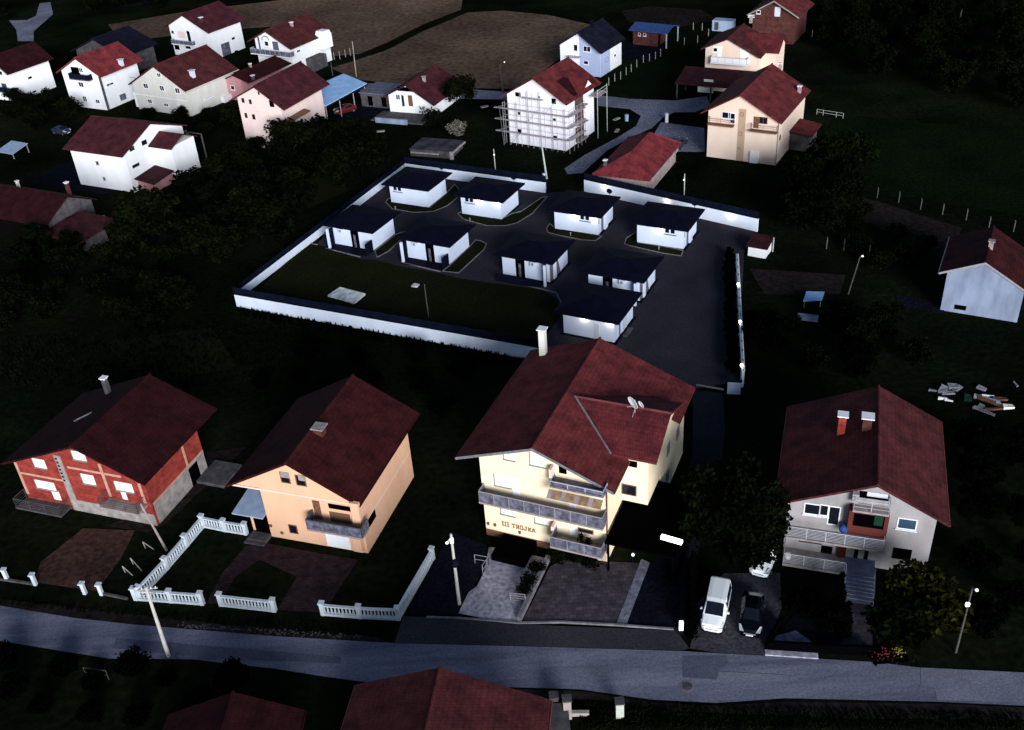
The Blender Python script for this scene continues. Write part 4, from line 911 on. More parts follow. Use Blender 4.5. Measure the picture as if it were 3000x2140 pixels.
mb = MB(); mb.hexa([(8.70, .3, 5.2), (10.0, .3, 4.9), (10.0, 6.2, 4.9), (8.70, 6.2, 5.2)], [(8.70, .3, 5.3), (10.0, .3, 5.0), (10.0, 6.2, 5.0), (8.70, 6.2, 5.3)]); mb.build('side_canopy', M['brownframe'], h.e)
P = [-71.0, 233.4, -32.5, 12.5, 9.5, -.9, 6.3, 6.0, 9.6, 13.2, 6.2, -1.2, 10.8]
h = gable('loggia_house', 'white house with dark loggias below a maroon roof, tallest roof at the back left', P, 'white', 'rooffar', gutter=None)
for b in ((1895, 340, 1925, 375),): window(h, 'F', 'a', b, 'hole')
box_part(h, 'F', 'a', (1960, 345, 2060, 430), .004, .03, 'loggia_wall', 'pink'); box_part(h, 'F', 'a', (2060, 345, 2120, 470), .004, .03, 'loggia_opening', 'dark')
box_part(h, 'F', 'a', (1925, 490, 1990, 555), .004, .03, 'loggia_opening', 'dark'); box_part(h, 'F', 'a', (2050, 500, 2110, 545), .004, .03, 'loggia_opening', 'dark')
balcony(h, 'F', 'a', (1900, 490), (2130, 505), 1.0, .9, 'lilacg' if 'lilacg' in M else 'balglass', 'white', 'rail', 1)
for b in ((678, 445, 705, 410), (712, 595, 740, 555)): window(h, 'R', 'b', b, 'hole')
box_part(h, 'R', 'b', (585, 640, 645, 460), .004, .03, 'loggia_opening', 'balglass')
chim_px(h, Q('b', 340, 235), h=.9, s=.6, m='redbrick')
P = [-48.18, 213.94, -32.11, 9.3, 12.32, -1.23, 6.70, 4.0, 9.19, 10.2, 6.0, -.92, 13.0]
h = gable('arched_house', 'white villa with arched balcony window and curved roof edge, beside the ploughed field', P, 'white', 'roofold', gutter='ridge')
box_part(h, 'F', 'b', (1010, 410, 1100, 530), .004, .4, 'arched_bay', 'white')
window(h, 'F', 'b', (1035, 455, 1090, 515), 'plain', off=.4)
mb = MB(); a_, z_ = h.hit('F', Q('b', 1052, 450), .42)
for k in range(9):
    t0_, t1_ = PI * k / 9, PI * (k + 1) / 9
    mb.bar((a_ + .95 * math.cos(t0_), -.44, z_ + .9 * math.sin(t0_)), (a_ + .95 * math.cos(t1_), -.44, z_ + .9 * math.sin(t1_)), .12)
mb.build('arch_moulding', M['sill'], h.e)
box_part(h, 'F', 'b', (955, 410, 1000, 545), .004, .03, 'loggia_opening', 'balglass'); box_part(h, 'F', 'b', (1120, 460, 1200, 560), .004, .03, 'loggia_opening', 'balglass')
balcony(h, 'F', 'b', (885, 590), (1330, 640), 1.2, 1.0, 'balglass', 'white', 'rail', 1)
window(h, 'R', 'b', (1395, 590, 1430, 545), 'plain')
mb = MB(); mb.box(9.304, 4, 0, 11.2, 8.5, 2.6); mb.build('side_terrace', M['darkconc'], h.e)
mb = MB(); prism_x(mb, [(8.0, 3.5), (11.0, 3.5), (11.0, 6.2), (10.4, 7.1), (8.6, 7.1), (8.0, 6.2)], 9.304, 11.3); mb.build('curved_bay', M['white'], h.e)
chim_px(h, Q('b', 1340, 290), h=.9, s=.5, m='pinkconc')
P = [-53.70, 198.29, -30.15, 6.36, 12.18, -1.84, 2.5, 4.6, 5.0, 8.4, 3.9, -.14, 13.00]
h = gable('small_rose_house', 'small rose-red house with one white framed window squeezed between the cream and pink houses', P, 'rose', 'roofbrown', gutter=None)
window(h, 'F', 'b', (660, 945, 715, 1000), 'white'); mb = MB(); mb.box(-1.6, -2.2, 0, 3.2, -.01, 1.1); mb.build('terrace', M['white'], h.e)
chim_px(h, Q('b', 915, 880), h=.9, s=.5, m='darkconc', cap='white'); chim_px(h, Q('b', 885, 745), h=.8, s=.4, m='pinkconc')
P = [-18.83, 181.57, -24.74, 9.26, 10.79, -.5, 3.35, 4.24, 5.7, 9.6, 2.4, -.88, 11.59]
h = gable('terrace_house', 'low white house with two doors on a raised terrace before the ploughed field', P, 'white', 'rooffar', verge='roof2', gutter=None)
box_part(h, 'F', 'c', (240, 960, 440, 1022), .004, .03, 'gable_opening', 'dark')
window(h, 'F', 'c', (222, 1045, 278, 1108), 'plain', split=2); box_part(h, 'F', 'c', (282, 1055, 325, 1180), .004, .03, 'door', 'green'); box_part(h, 'F', 'c', (355, 1055, 418, 1180), .004, .03, 'door', 'brownframe')
mb = MB(); mb.box(-1.5, -4.8, -.2, 9, -.01, .25); mb.build('terrace_slab', M['darkconc'], h.e)
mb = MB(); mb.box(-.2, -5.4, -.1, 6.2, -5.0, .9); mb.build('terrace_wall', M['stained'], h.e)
chim_px(h, Q('c', 540, 900), h=1.0, s=.5, m='pinkconc', cap='pinkconc')
mb = MB(); 
for i_ in range(40): mb.ball((6.6 + random.random() * 2.6, -.7 - random.random() * .8, .4 + random.random() * 1.5), .16, 5)
tag(mb.build('blossom_bush', M['blossom'], None), 'pale blossoming bush against the low white terrace house', 'bush').matrix_world = h.e.matrix_basis.copy()
# dark-blue roofed house behind the left edge house
P = [-90.0, 226.0, -30, 14, 9, -.8, 4.4, 7.0, 7.6, 14.8, 4.4, -.8, 9.8]
h = gable('navy_roofed_house', 'dark house with navy roof hidden behind the two left white houses', P, 'darkconc', 'roofdark', gutter='blackmetal')
# house with ridge across (mid-left) : frame turned, origin at front-right corner
P = [-57.84, 151.77, 62.5, 13.5, 11.6, -.7, 6.35, 6.6, 9.2, 14.3, 6.2, -.3, 12.4]
h = gable('mid_left_house', 'white house with wide maroon roof and stepped annex left of the dark orchard', P, 'white', 'rooffar', gutter=None)
for b in ((825, 508, 862, 548), (888, 645, 918, 680)):
    a0, a1, z0, z1 = rect(h, 'L', 'g', b); mb = MB(); mb.box(-.05, a0, z0, -.004, a1, z1); f_ = mb.build('window', M['sill'], h.e)
    mb = MB(); mb.box(-.058, a0 + .15, z0 + .15, -.051, a1 - .15, z1 - .12); mb.build('pane', M['glass'], f_)
for b in ((1125, 430, 1155, 375), (1150, 575, 1200, 520), (1232, 378, 1262, 320)):
    a0, a1, z0, z1 = rect(h, 'F', 'g', b); mb = MB(); mb.box(a0, -.05, z0, a1, -.004, z1); mb.build('window', M['glass'], h.e)
# annex: stepped wing on the gable side, its front at u = 5.6
mb = MB(); mb.box(5.6, -4.4, 0, 11.0, -.003, 5.9); mb.build('annex_wall', M['white'], h.e)
mb = MB(); mb.prism_y([(5.2, 5.85), (8.3, 7.25), (11.4, 5.85), (11.4, 5.65), (8.3, 7.05), (5.2, 5.65)], -4.8, -.003); mb.build('annex_roof', M['rooffar'], h.e)
s0, z0 = h.hit('L', Q('g', 1270, 460), -5.6); s1, z1 = h.hit('L', Q('g', 1303, 515), -5.6); mb = MB(); mb.box(5.55, s0, min(z0, z1), 5.596, s1, max(z0, z1)); mb.build('window', M['glass'], h.e)
mb = MB(); mb.box(1.2, -3.4, 0, 5.5, -.01, 1.5); mb.build('brick_annex', M['rose'], h.e)
mb = MB(); mb.hexa([(.6, -3.9, 1.5), (5.58, -3.9, 1.9), (5.58, -.01, 2.4), (.6, -.01, 2.0)], [(.6, -3.9, 1.6), (5.58, -3.9, 2.0), (5.58, -.01, 2.5), (.6, -.01, 2.1)]); mb.build('lean_to_roof', M['roof2'], h.e)
# timber pergola right of it
pg = Vector(W('g', 1560, 520)); pe = empty('timber_frame', pg, R_(-30), 'weathered grey timber frame standing right of the mid-left white house', 'timber frame')
for i_, (xa, ya) in enumerate(((0, 0), (3, 0), (3, 3.2), (0, 3.2))):
    mb = MB(); mb.bar((xa, ya, 0), (xa, ya, 4.2), .18); mb.build('post', M['polegrey'], pe)
mb = MB(); mb.bar((0, 0, 4.2), (1.5, 1.6, 5.2), .15); mb.bar((3, 0, 4.2), (1.5, 1.6, 5.2), .15); mb.bar((0, 0, 4.2), (3, 0, 4.2), .15); mb.bar((0, 3.2, 4.2), (3, 3.2, 4.2), .15); mb.build('rafter', M['polegrey'], pe)
# red roofs at left edge (ridge across)
P = [-64.3, 133.6, 62.0, 8.4, 16, -.8, 3.6, 4.1, 6.1, 9.0, 3.6, -.5, 17]
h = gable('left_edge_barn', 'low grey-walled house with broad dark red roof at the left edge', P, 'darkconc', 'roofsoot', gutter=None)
mb = MB(); mb.box(3.0, -.05, 1.6, 4.0, -.004, 3.0); mb.build('window', M['dark'], h.e); mb = MB(); mb.box(-.05, -.02, 0, -.004, 16, 3.3); mb.build('unlit_wall_sheet', M['bark'], h.e)  # near-black sheet paints the front wall below the eave as unlit
chimney(h, 6.2, 1.4, 2.2, .42, 'redbrick', 'white'); chimney(h, 6.0, 11.8, 1.1, .35, 'cream', 'cream')
mb = MB(); mb.hexa([(-2.0, -7.5, 2.2), (5.2, -8.5, 3.0), (4.6, -1.5, 3.6), (-1.6, -.01, 2.6)], [(-2.0, -7.5, 2.32), (5.2, -8.5, 3.12), (4.6, -1.5, 3.72), (-1.6, -.01, 2.72)]); mb.build('lean_to_roof', M['roof2'], h.e)
mb = MB(); mb.box(.2, -6.5, 0, 4.0, -.05, 2.3); mb.build('lean_to_wall', M['darkconc'], h.e)
# foreground roofs
P = [-13.75, 37.9, -9.2, 12.6, 8.3, 0, 4.8, 6.1, 7.0, 13.45, 4.4, -8, 8.9]
h = gable('foreground_house', 'large red-brown tiled roof at the bottom centre below the road', P, 'white', 'roofold', gutter='ridge')
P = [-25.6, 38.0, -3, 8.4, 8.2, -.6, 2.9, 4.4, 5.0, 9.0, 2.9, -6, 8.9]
h2 = gable('foreground_dark_house', 'very dark maroon roof at the bottom left below the road', P, 'darkconc', 'roofsoot', gutter=None)
# blue sheet canopy
q_ = [Vector(v_) for v_ in ((-29.72, 177.06, 3.5), (-23.31, 188.73, 3.5), (-28.42, 196.1, 3.5), (-35.4, 186.2, 3.5), (-38.5, 181.5, 3.5))]
ce = empty('sheet_canopy', (-29.7, 182, 0), 0, 'pale blue corrugated sheet canopy over a parked dark red car', 'canopy')
O_ = Vector((-29.7, 182, 0)); mb = MB(); mb.hexa([p - O_ for p in q_], [p - O_ + Vector((0, 0, .12)) for p in q_]); cr_ = mb.build('canopy_roof', M['tin'], ce)
mb = MB(); a_, b_ = q_[0] - O_, q_[1] - O_
mb.bar(a_ + Vector((.08, -.05, -.12)), b_ + Vector((.08, -.05, -.12)), .2); mb.build('fascia', M['navy'], cr_)
for t_ in (0.03, .35, .68, .97):
    p = a_.lerp(b_, t_); mb = MB(); mb.bar((p.x - .3, p.y + .2, 0), (p.x - .3, p.y + .2, 3.49), .14); mb.build('post', M['steel'], ce)
# grey low block behind canopy
h = Fr(-24.5, 186.5, -27, 7.5, 6); h.root('grey_outbuilding', 'flat grey-lilac outbuilding between the blue canopy and the low terrace house', 'outbuilding')
MB().box(0, 0, 0, 7.5, 6, 2.6).build('wall', M['darkconc'], h.e); MB().box(-.2, -.3, 2.603, 7.7, 6.2, 2.75).build('roof', M['pinkconc'] if False else mat('lilac_grey_roof', (.13, .13, .18), .8, .2, 1), h.e)
for k in (1.5, 4.5): MB().box(k, -.04, .3, k + 1, -.004, 2.1).build('door', M['dark'], h.e)
# small white shed, blue panel, bench-like trough
h = Fr(31.16, 114.73, -31.8, 2.31, 2.4); h.root('small_white_shed', 'tiny white shed with dark red roof just right of the compound wall', 'shed')
MB().box(0, 0, 0, 2.3, 2.4, 1.35).build('wall', M['white'], h.e)
mb = MB(); mb.hexa([(-.25, -.25, 1.36), (2.55, -.25, 1.36), (2.55, 2.65, 1.9), (-.25, 2.65, 1.9)], [(-.25, -.25, 1.46), (2.55, -.25, 1.46), (2.55, 2.65, 2.0), (-.25, 2.65, 2.0)]); mb.build('roof', M['roof2'], h.e)
mb = MB(); mb.box(2.5, 2.2, 0, 2.62, 2.32, 2.0); mb.build('post', M['rail'], h.e)
h = Fr(28.0, 118.6, 0, 1, 1)
q_ = [Vector(v_) for v_ in ((35.18, 102.81, .9), (37.22, 102.40, .9), (36.35, 100.5, .9), (34.16, 100.53, .9))]; O_ = Vector((35.7, 101.5, 0))
ce = empty('blue_panel_table', O_, 0, 'pale blue sheet panel lying on trestles in the dark garden right of the compound', 'panel')
mb = MB(); mb.hexa([p - O_ for p in q_], [p - O_ + Vector((0, 0, .06)) for p in q_]); mb.build('panel', M['tin'], ce)
for p in q_:
    p2 = (p - O_) * .85; mb = MB(); mb.bar((p2.x, p2.y, 0), (p2.x, p2.y, .89), .08); mb.build('leg', M['steel'], ce)
a_ = Vector((32.77, 98.1, 0)); ce = empty('water_trough', a_, R_(-22), 'white rectangular trough in the dark garden below the blue panel', 'trough')
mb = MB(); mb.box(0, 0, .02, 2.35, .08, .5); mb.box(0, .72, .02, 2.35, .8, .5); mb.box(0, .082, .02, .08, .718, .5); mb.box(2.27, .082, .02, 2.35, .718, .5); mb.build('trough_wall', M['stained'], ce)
mb = MB(); mb.box(.082, .082, .02, 2.268, .718, .35); mb.build('water', M['tarp'], ce)
# white container near the top
h = Fr(*W('B', 285, 575)[:2], -30, 4.4, 2.4); h.root('white_container', 'white box container half hidden behind the salmon house roof', 'container')
MB().box(0, 0, .1, 4.4, 2.4, 2.3).build('body', M['tarp'], h.e); MB().box(.5, -.03, .3, 1.4, -.004, 2.0).build('door', M['darkconc'], h.e)

# ================================================================ COMPOUND
def bungalow(b1, kind, label, w=6.4, d=5.5, yaw=-28.5, wd=None):
    c = at(*b1); fr = Fr(0, 0, yaw, w, d); o = c - fr.A * w; fr = Fr(o.x, o.y, yaw, w, d); fr.root('bungalow', label, 'bungalow', 'white flat bungalows inside the walled compound')
    e = fr.e; WH = 3.1
    MB().box(0, 0, 0, w, d, WH).build('wall', M['bwhite'], e)
    ov = .85; mb = MB(); z0 = 3.0; zr = 4.0
    E_ = [Vector((-ov, -ov, z0)), Vector((w + ov, -ov, z0)), Vector((w + ov, d + ov, z0)), Vector((-ov, d + ov, z0))]; up = Vector((0, 0, .16)); T2 = [p + up for p in E_]
    r0 = Vector((w * .35, d / 2, zr)); r1 = Vector((w * .65, d / 2, zr))
    mb.face([T2[0], T2[1], r1, r0]); mb.face([T2[1], T2[2], r1]); mb.face([T2[2], T2[3], r0, r1]); mb.face([T2[3], T2[0], r0])
    for i_ in range(4): mb.face([E_[i_], E_[(i_ + 1) % 4], T2[(i_ + 1) % 4], T2[i_]])
    mb.face([E_[0], E_[3], E_[2], E_[1]]); rf = mb.build('roof', M['roofblack'], e)
    mb = MB(); mb.box(-.35, -.35, .0, w + .35, -.003, .09); mb.box(w + .003, -.35, .0, w + .35, d + .35, .09); mb.build('plinth_paving', M['bluedark'], e)
    if kind in ('rearL', 'rearR'):
        s0 = .75 if kind == 'rearL' else w - 2.5
        for k in range(2):
            f_ = MB(); f_.box(s0 + k * .75, -.05, 2.1, s0 + .5 + k * .75, -.004, 2.6); f_ = f_.build('window', M['blackmetal'], e)
            MB().box(s0 + .06 + k * .75, -.058, 2.16, s0 + .44 + k * .75, -.051, 2.54).build('pane', M['glass'], f_)
        MB().box(s0 - .15, -.10, 1.83, s0 + 1.5, -.004, 1.9).build('window_sill', M['blackmetal'], e)
        if kind == 'rearR':
            MB().box(w + .004, 1.2, 0, w + .05, 3.6, 2.9).build('porch_recess', M['balcrete'], e)
            MB().box(w + .054, 1.9, .1, w + .30, 2.9, 2.8).build('porch_column', M['bwhite'], e)
            MB().box(w + .004, .2, 1.6, w + .04, .45, 2.4).build('wall_vent', M['sill'], e)
    elif kind in ('frontL', 'frontR'):
        left = kind == 'frontL'
        dx = 2.9 if left else 1.9
        ds = MB(); ds.box(dx, -.05, 0, dx + 1.25, -.004, 2.85); dr = ds.build('door', M['dark'], e)
        MB().box(dx + .4, -.09, .05, dx + .75, -.054, 2.0).build('door_glass', M['balglass'], dr)
        ax = 1.1 if left else 4.1
        mb = MB(); mb.box(ax, -.38, 2.1, ax + .75, -.05, 2.65); ac = mb.build('air_conditioner', M['bwhite'], e)
        mb = MB(); mb.cyl((ax + .3, -.40, 2.37), (ax + .3, -.383, 2.37), .2, None, 12); mb.build('fan_grille', M['sill'], ac)
        if left:
            MB().box(-.02, -1.6, 0, .25, -1.3, 2.97).build('porch_column', M['bwhite'], e); MB().box(-.3, -1.6, 0, -.04, -.02, 2.5).build('porch_screen', M['navy'], e)
            MB().box(w - .08, -1.75, 0, w, -.01, 1.7).build('side_screen', M['navy'], e)
            MB().box(-.3, -1.9, .09, w, -.36, .14).build('terrace', M['roofblack'], e)
        else:
            MB().box(w - .28, -1.3, 0, w, -1.05, 2.97).build('porch_column', M['bwhite'], e)
            MB().box(w - .5, -.9, 0, w - .42, -.02, 2.95).build('porch_screen', M['navy'], e)
            MB().box(w + .004, .0, 0, w + .05, 3.2, 2.95).build('side_recess', M['balcrete'], e)
            MB().box(w + .054, 0.9, .1, w + .22, 1.6, 2.8).build('white_panel', M['bwhite'], e)
            mb = MB(); mb.hexa([(w + .054, 2.2, 2.9), (w + .054, 3.1, .1), (w + .054, 3.3, .1), (w + .054, 3.3, 2.9)], [(w + .08, 2.2, 2.9), (w + .08, 3.1, .1), (w + .08, 3.3, .1), (w + .08, 3.3, 2.9)]); mb.build('white_panel', M['bwhite'], e)
            MB().box(-.2, -1.9, .09, w - .7, -.36, .14).build('terrace', M['roofblack'], e)
            MB().box(-.1, -1.9, .14, w - .9, -1.85, 1.0).build('low_screen', M['navy'], e)
    else:
        for v0 in (.4, 4.2):
            for zz in (2.05, 2.5):
                MB().box(w + .004, v0, zz, w + .05, v0 + 1.0, zz + .28).build('window', M['blackmetal'], e)
        MB().box(w + .004, 1.75, 1.9, w + .07, 2.35, 2.7).build('meter_box', M['sill'], e)
        MB().box(w + .004, 2.5, .1, w + .06, 3.1, 2.4).build('door', M['lilac'], e); MB().box(w + .004, 3.3, .1, w + .06, 3.8, 2.4).build('door', M['lilac'], e)
        MB().box(3.8, -.05, .1, 4.4, -.004, 2.1).build('door', M['lilac'], e)
        mb = MB(); mb.cyl((w + .08, 1.5, 0), (w + .08, 1.5, 2.9), .05, None, 6); mb.build('downpipe', M['blackmetal'], e)
        MB().box(w + .36, 1.6, 0, w + .9, 3.6, .2).build('door_step', M['darkconc'], e)
    return fr
def wall_light(fr, s, power=22, face='F', off=.25, z=2.72, col=(1, .78, .48)):
    mb = MB(); x, y = (s, -.1) if face == 'F' else (fr.w + .1, s)
    mb.box(x - .09, y - .06, z, x + .09, y + .06, z + .1); lm = mb.build('wall_lamp', M['lamp'], fr.e)
    L = bpy.data.lights.new('lamp_light', 'POINT'); L.energy = power; L.color = col; L.shadow_soft_size = .12
    o = bpy.data.objects.new('lamp_light', L); COL.objects.link(o); o.parent = lm
    o.location = (x, y - .22, z - .12) if face == 'F' else (x + .22, y, z - .12)
B = {}
B[1] = bungalow((1255, 610), 'rearL', 'rear bungalow in the far left corner of the compound, unlit')
B[2] = bungalow((1470, 645), 'rearL', 'rear bungalow second from left, with two warm eave lights beside its small windows')
B[3] = bungalow((1752, 691), 'rearR', 'rear bungalow third from left, small windows at the right of its front')
B[4] = bungalow((2002, 732), 'rearR', 'rear bungalow at the far right of the compound, near the lit rear wall')
B[5] = bungalow((1095, 735.5), 'frontL', 'front bungalow nearest the left compound wall, dark door and side screen', w=6.3)
B[6] = bungalow((1317, 777), 'frontL', 'second front bungalow from left, behind the lawn tip, dark side screen', w=6.3)
B[7] = bungalow((1612, 829), 'frontR', 'third front bungalow from left, wide dark doorway and white corner column', w=6.6)
B[8] = bungalow((1874, 884), 'frontR', 'front bungalow at the right, partly covered by the roof of the nearest bungalow', w=6.6)
B[9] = bungalow((1800, 1006), 'end', 'nearest bungalow in front of the others, plain warm-lit front and paired side windows', w=6.2, d=5.9)
for k, sl in ((2, (3.0, 5.9)), (3, (3.0, 6.0)), (4, (3.1,)), (9, (2.6, 5.7))):
    for s_ in sl: wall_light(B[k], s_)
for k, s_ in ((3, 2.4), (4, 2.4), (7, 1.2), (8, 1.2)): wall_light(B[k], s_, 3, 'R')

def compound_wall(q0, q1, z, name, label, panel='up', th=.25, zb=0, pts=None, ph=.95):
    if pts: a, b = [Vector(p) for p in pts]
    else: a = at(*q0, z); b = at(*q1, z)
    a.z = b.z = 0; d = b - a; L = d.length
    e = empty(name, a, math.atan2(d.y, d.x), label, 'wall')
    MB().box(0, -th / 2, zb, L, th / 2, z).build('wall_face', M['wallwhite'], e)
    MB().box(-.03, -th / 2 - .04, z + .002, L + .03, th / 2 + .04, z + .07).build('coping', M['navy' if panel and ph > .5 else 'white'], e)
    if panel:
        n = max(1, round(L / 1.9))
        mb = MB(); mb.box(0, -.015, z + .12, L, .015, z + ph); mb.build('fence_panel', M['navy'], e)
        for i_ in range(n + 1):
            if i_ < 100: MB().box(L * i_ / n - .04, -.05, z + .072, L * i_ / n + .04, .05, z + ph + .06).build('fence_post', M['blackmetal'], e)
    return e, L
we, wl_ = compound_wall((687, 862), (1600, 1022), 1.75, 'compound_front_wall', 'long white front wall of the compound with dark blue fence panels on top')
compound_wall((702, 846), (1186, 478), 1.15, 'compound_side_wall', 'long white side wall running up the left side of the compound', ph=.65)
compound_wall((1186, 478), (1598, 534), 1.7, 'compound_rear_wall', 'white rear compound wall behind the two left rear bungalows')
rw, rl = compound_wall((1712, 526), (2222, 641), 1.9, 'compound_rear_wall', 'white rear compound wall with lamps behind the right rear bungalows')
for t_ in (.13, .505, .86):
    mb = MB(); mb.box(rl * t_ - .1, -.24, 1.62, rl * t_ + .1, -.128, 1.74); lm = mb.build('wall_lamp', M['lamp'], rw)
    L = bpy.data.lights.new('lamp_light', 'POINT'); L.energy = 16; L.color = (1, .8, .52); L.shadow_soft_size = .1; o = bpy.data.objects.new('lamp_light', L); COL.objects.link(o); o.parent = lm; o.location = (rl * t_, -.45, 1.5)
sw, sl_ = compound_wall((2160, 745), (2178, 1088), 2.0, 'compound_street_wall', 'tall compound wall with three bright lamps along the right side', ph=.2)
# outer side lamps
for q_ in ((2163, 833), (2168, 943), (2173, 1070)):
    p = at(*q_, 2.3); mb = MB(); mb.ball((0, 0, 0), .17, 8); mb.box(-.05, -.05, -.25, .05, .05, -.12)
    o = mb.build('wall_top_lamp', M['lampcool'], None, p); tag(o, {833: 'upper bright lamp on the right compound wall', 943: 'middle bright lamp on the right compound wall', 1070: 'lowest bright lamp on the right compound wall'}[q_[1]], 'lamp', 'lamps on the right compound wall')
    MB().box(-.12, -.12, -.30, .12, .12, -.252).build('bracket', M['blackmetal'], o)
a_ = at(2130, 1155, 0); h = Fr(a_.x, a_.y, -12, 1.3, .3); h.root('gate_pillar', 'broad white gate pillar at the foot of the right compound wall', 'gate pillar')
MB().box(0, 0, 0, 1.35, .35, 1.5).build('pillar', M['tarp'], h.e); MB().box(-.08, -.08, 1.502, 1.43, .43, 1.6).build('pillar_cap', M['blackmetal'], h.e)
# dark open gate frame in the rear wall
a_ = at(1560, 560, 0); h = Fr(a_.x, a_.y, -29, 3, .1); h.root('sliding_gate', 'blue-black triangular gate frame leaning in front of the rear compound wall', 'gate')
mb = MB(); mb.bar((0, 0, .1), (2.4, 0, .1), .09); mb.bar((0, 0, .1), (1.3, 0, 1.7), .09); mb.bar((1.3, 0, 1.7), (2.4, 0, .1), .09); mb.bar((.9, 0, .9), (1.5, 0, .1), .07); mb.build('frame', M['navy'], h.e)
mb = MB(); mb.box(2.5, -.1, 0, 2.75, .1, 2.2); mb.build('gate_post', M['blackmetal'], h.e)
a_ = at(1596, 548, 0); mb = MB(); mb.cyl((0, 0, 2.0), (0, 0, 2.12), .3, None, 14); mb.cyl((0, 0, 0), (0, 0, 1.998), .05, None, 6); o = mb.build('round_light', M['bwhite'], None, a_); tag(o, 'round white lamp disc beside the compound gate opening', 'lamp')
# white slabs on the lawn
def poly_thing(name, crop, pts, z0, z1, m, label, cat):
    w = [W(crop, *p, z1) for p in pts]; c = sum(w, Vector()) / len(w); c.z = 0
    mb = MB(); mb.hexa([(p.x - c.x, p.y - c.y, z0) for p in w], [(p.x - c.x, p.y - c.y, z1) for p in w]); return tag(mb.build(name, M[m], None, c), label, cat)
M['slabstained'] = mat('stained_pale_slab', (.75, .73, .68), .95, .35, 1.5)
o = poly_thing('concrete_slab', 'h', [(217, 1498), (345, 1410), (612, 1480), (500, 1575)], .06, .3, 'slabstained', 'large pale stained concrete slab on the compound lawn', 'concrete slab')
o = poly_thing('well_cover', 'h', [(1097, 1400), (1130, 1370), (1187, 1380), (1160, 1410)], .06, .2, 'slabstained', 'small square pale well cover on the compound lawn', 'cover')
# dark hatch on slab
for (x0_, lab) in ((325, ''), (510, '')):
    pass
# satellite dishes at rear roofs
for bk, u_, v_, lab in ((1, 5.9, 5.6, 'dark dish at the rear roof corner of the far left bungalow'), (2, 5.8, 5.6, 'dark dish at the rear roof corner of the second rear bungalow'), (3, 5.9, 5.6, 'dark dish at the rear roof corner of the third rear bungalow'), (4, 6.0, 5.6, 'dark dish at the rear roof corner of the right rear bungalow')):
    fr = B[bk]; p = fr.world(u_, v_, 3.6); e = empty('dark_satellite_dish', p, fr.yaw, lab, 'satellite dish', 'dark satellite dishes on the rear bungalows')
    o = dish(0, 0, .55, .42, e); o.data = o.data.copy(); o.data.materials[0] = M['blackmetal']; MB().cyl((0, .05, -.4), (0, .05, .55), .035, None, 6).build('mast', M['blackmetal'], e)
# small garden lights
for i_, (c_, q_) in enumerate((('h', (935, 597)), ('h', (1722, 722)), ('i', (980, 875)), ('j', (1073, 175)))):
    p = W(c_, *q_); mb = MB(); mb.cyl((0, 0, 0), (0, 0, .45), .06, None, 8); mb.box(-.1, -.1, .45, .1, .1, .55)
    o = mb.build('garden_light', M['concrete'], None, p); tag(o, ['small bollard light before the far left rear bungalow', 'small bollard light before the second rear bungalow', 'small bollard light before the third rear bungalow', 'small bollard light before the right rear bungalow'][i_], 'garden light', 'bollard lights before the rear bungalows')

# ================================================================ FENCES
def balustrade(q0, q1, label, z=0, name='balustrade_fence', n0=True):
    a = at(*q0); b = at(*q1); d = b - a; L = d.length
    e = empty(name, a, math.atan2(d.y, d.x), label, 'balustrade', 'white baluster fences round the garden')
    H = 1.15
    MB().box(.0, -.14, 0, L, .14, .22).build('base_rail', M['whitestone'], e); MB().box(0, -.12, .98, L, .12, 1.1).build('top_rail', M['whitestone'], e)
    n = max(2, round(L / .3)); bal = MB()
    for i_ in range(n):
        x = L * (i_ + .5) / n; bal.cyl((x, 0, .221), (x, 0, .5), .04, .09, 6); bal.cyl((x, 0, .501), (x, 0, .979), .09, .04, 6)
    o = bal.build('baluster_row', M['whitestone'], e)
    for k, x in enumerate(([0] if n0 else []) + [L]):
        pm = MB(); pm.box(x - .17, -.17, 0, x + .17, .17, 1.3); p_ = pm.build('post', M['whitestone'], e)
        MB().box(x - .23, -.23, 1.302, x + .23, .23, 1.4).build('post_cap', M['whitestone'], p_)
U_ = lambda x, y: Q('u', x, y)
balustrade((400, 1757), (503, 1764), 'front balustrade run at the left corner, beside the leaning concrete pole')
balustrade((503, 1764), (594, 1771), 'front balustrade run left of the small garden gate', n0=False)
balustrade((650, 1774), (805, 1791), 'front balustrade run between the two gate gaps', )
balustrade((948, 1801), (1055, 1810), 'front balustrade run right of the drive opening')
balustrade((1055, 1810), (1168, 1815), 'front balustrade run at the right garden corner', n0=False)
balustrade((412, 1752), (490, 1668), 'left side balustrade run nearest the road')
balustrade((490, 1668), (548, 1601), 'left side balustrade run, middle one', n0=False)
balustrade((548, 1601), (597, 1543), 'left side balustrade run farthest from the road', n0=False)
balustrade((597, 1543), (660, 1556), 'back balustrade run, left half, by the orange house porch', n0=False)
balustrade((660, 1556), (722, 1566), 'back balustrade run ending at the orange house porch', n0=False)
balustrade((1168, 1815), (1268, 1640), 'long right side balustrade run beside the hotel lane', n0=False)
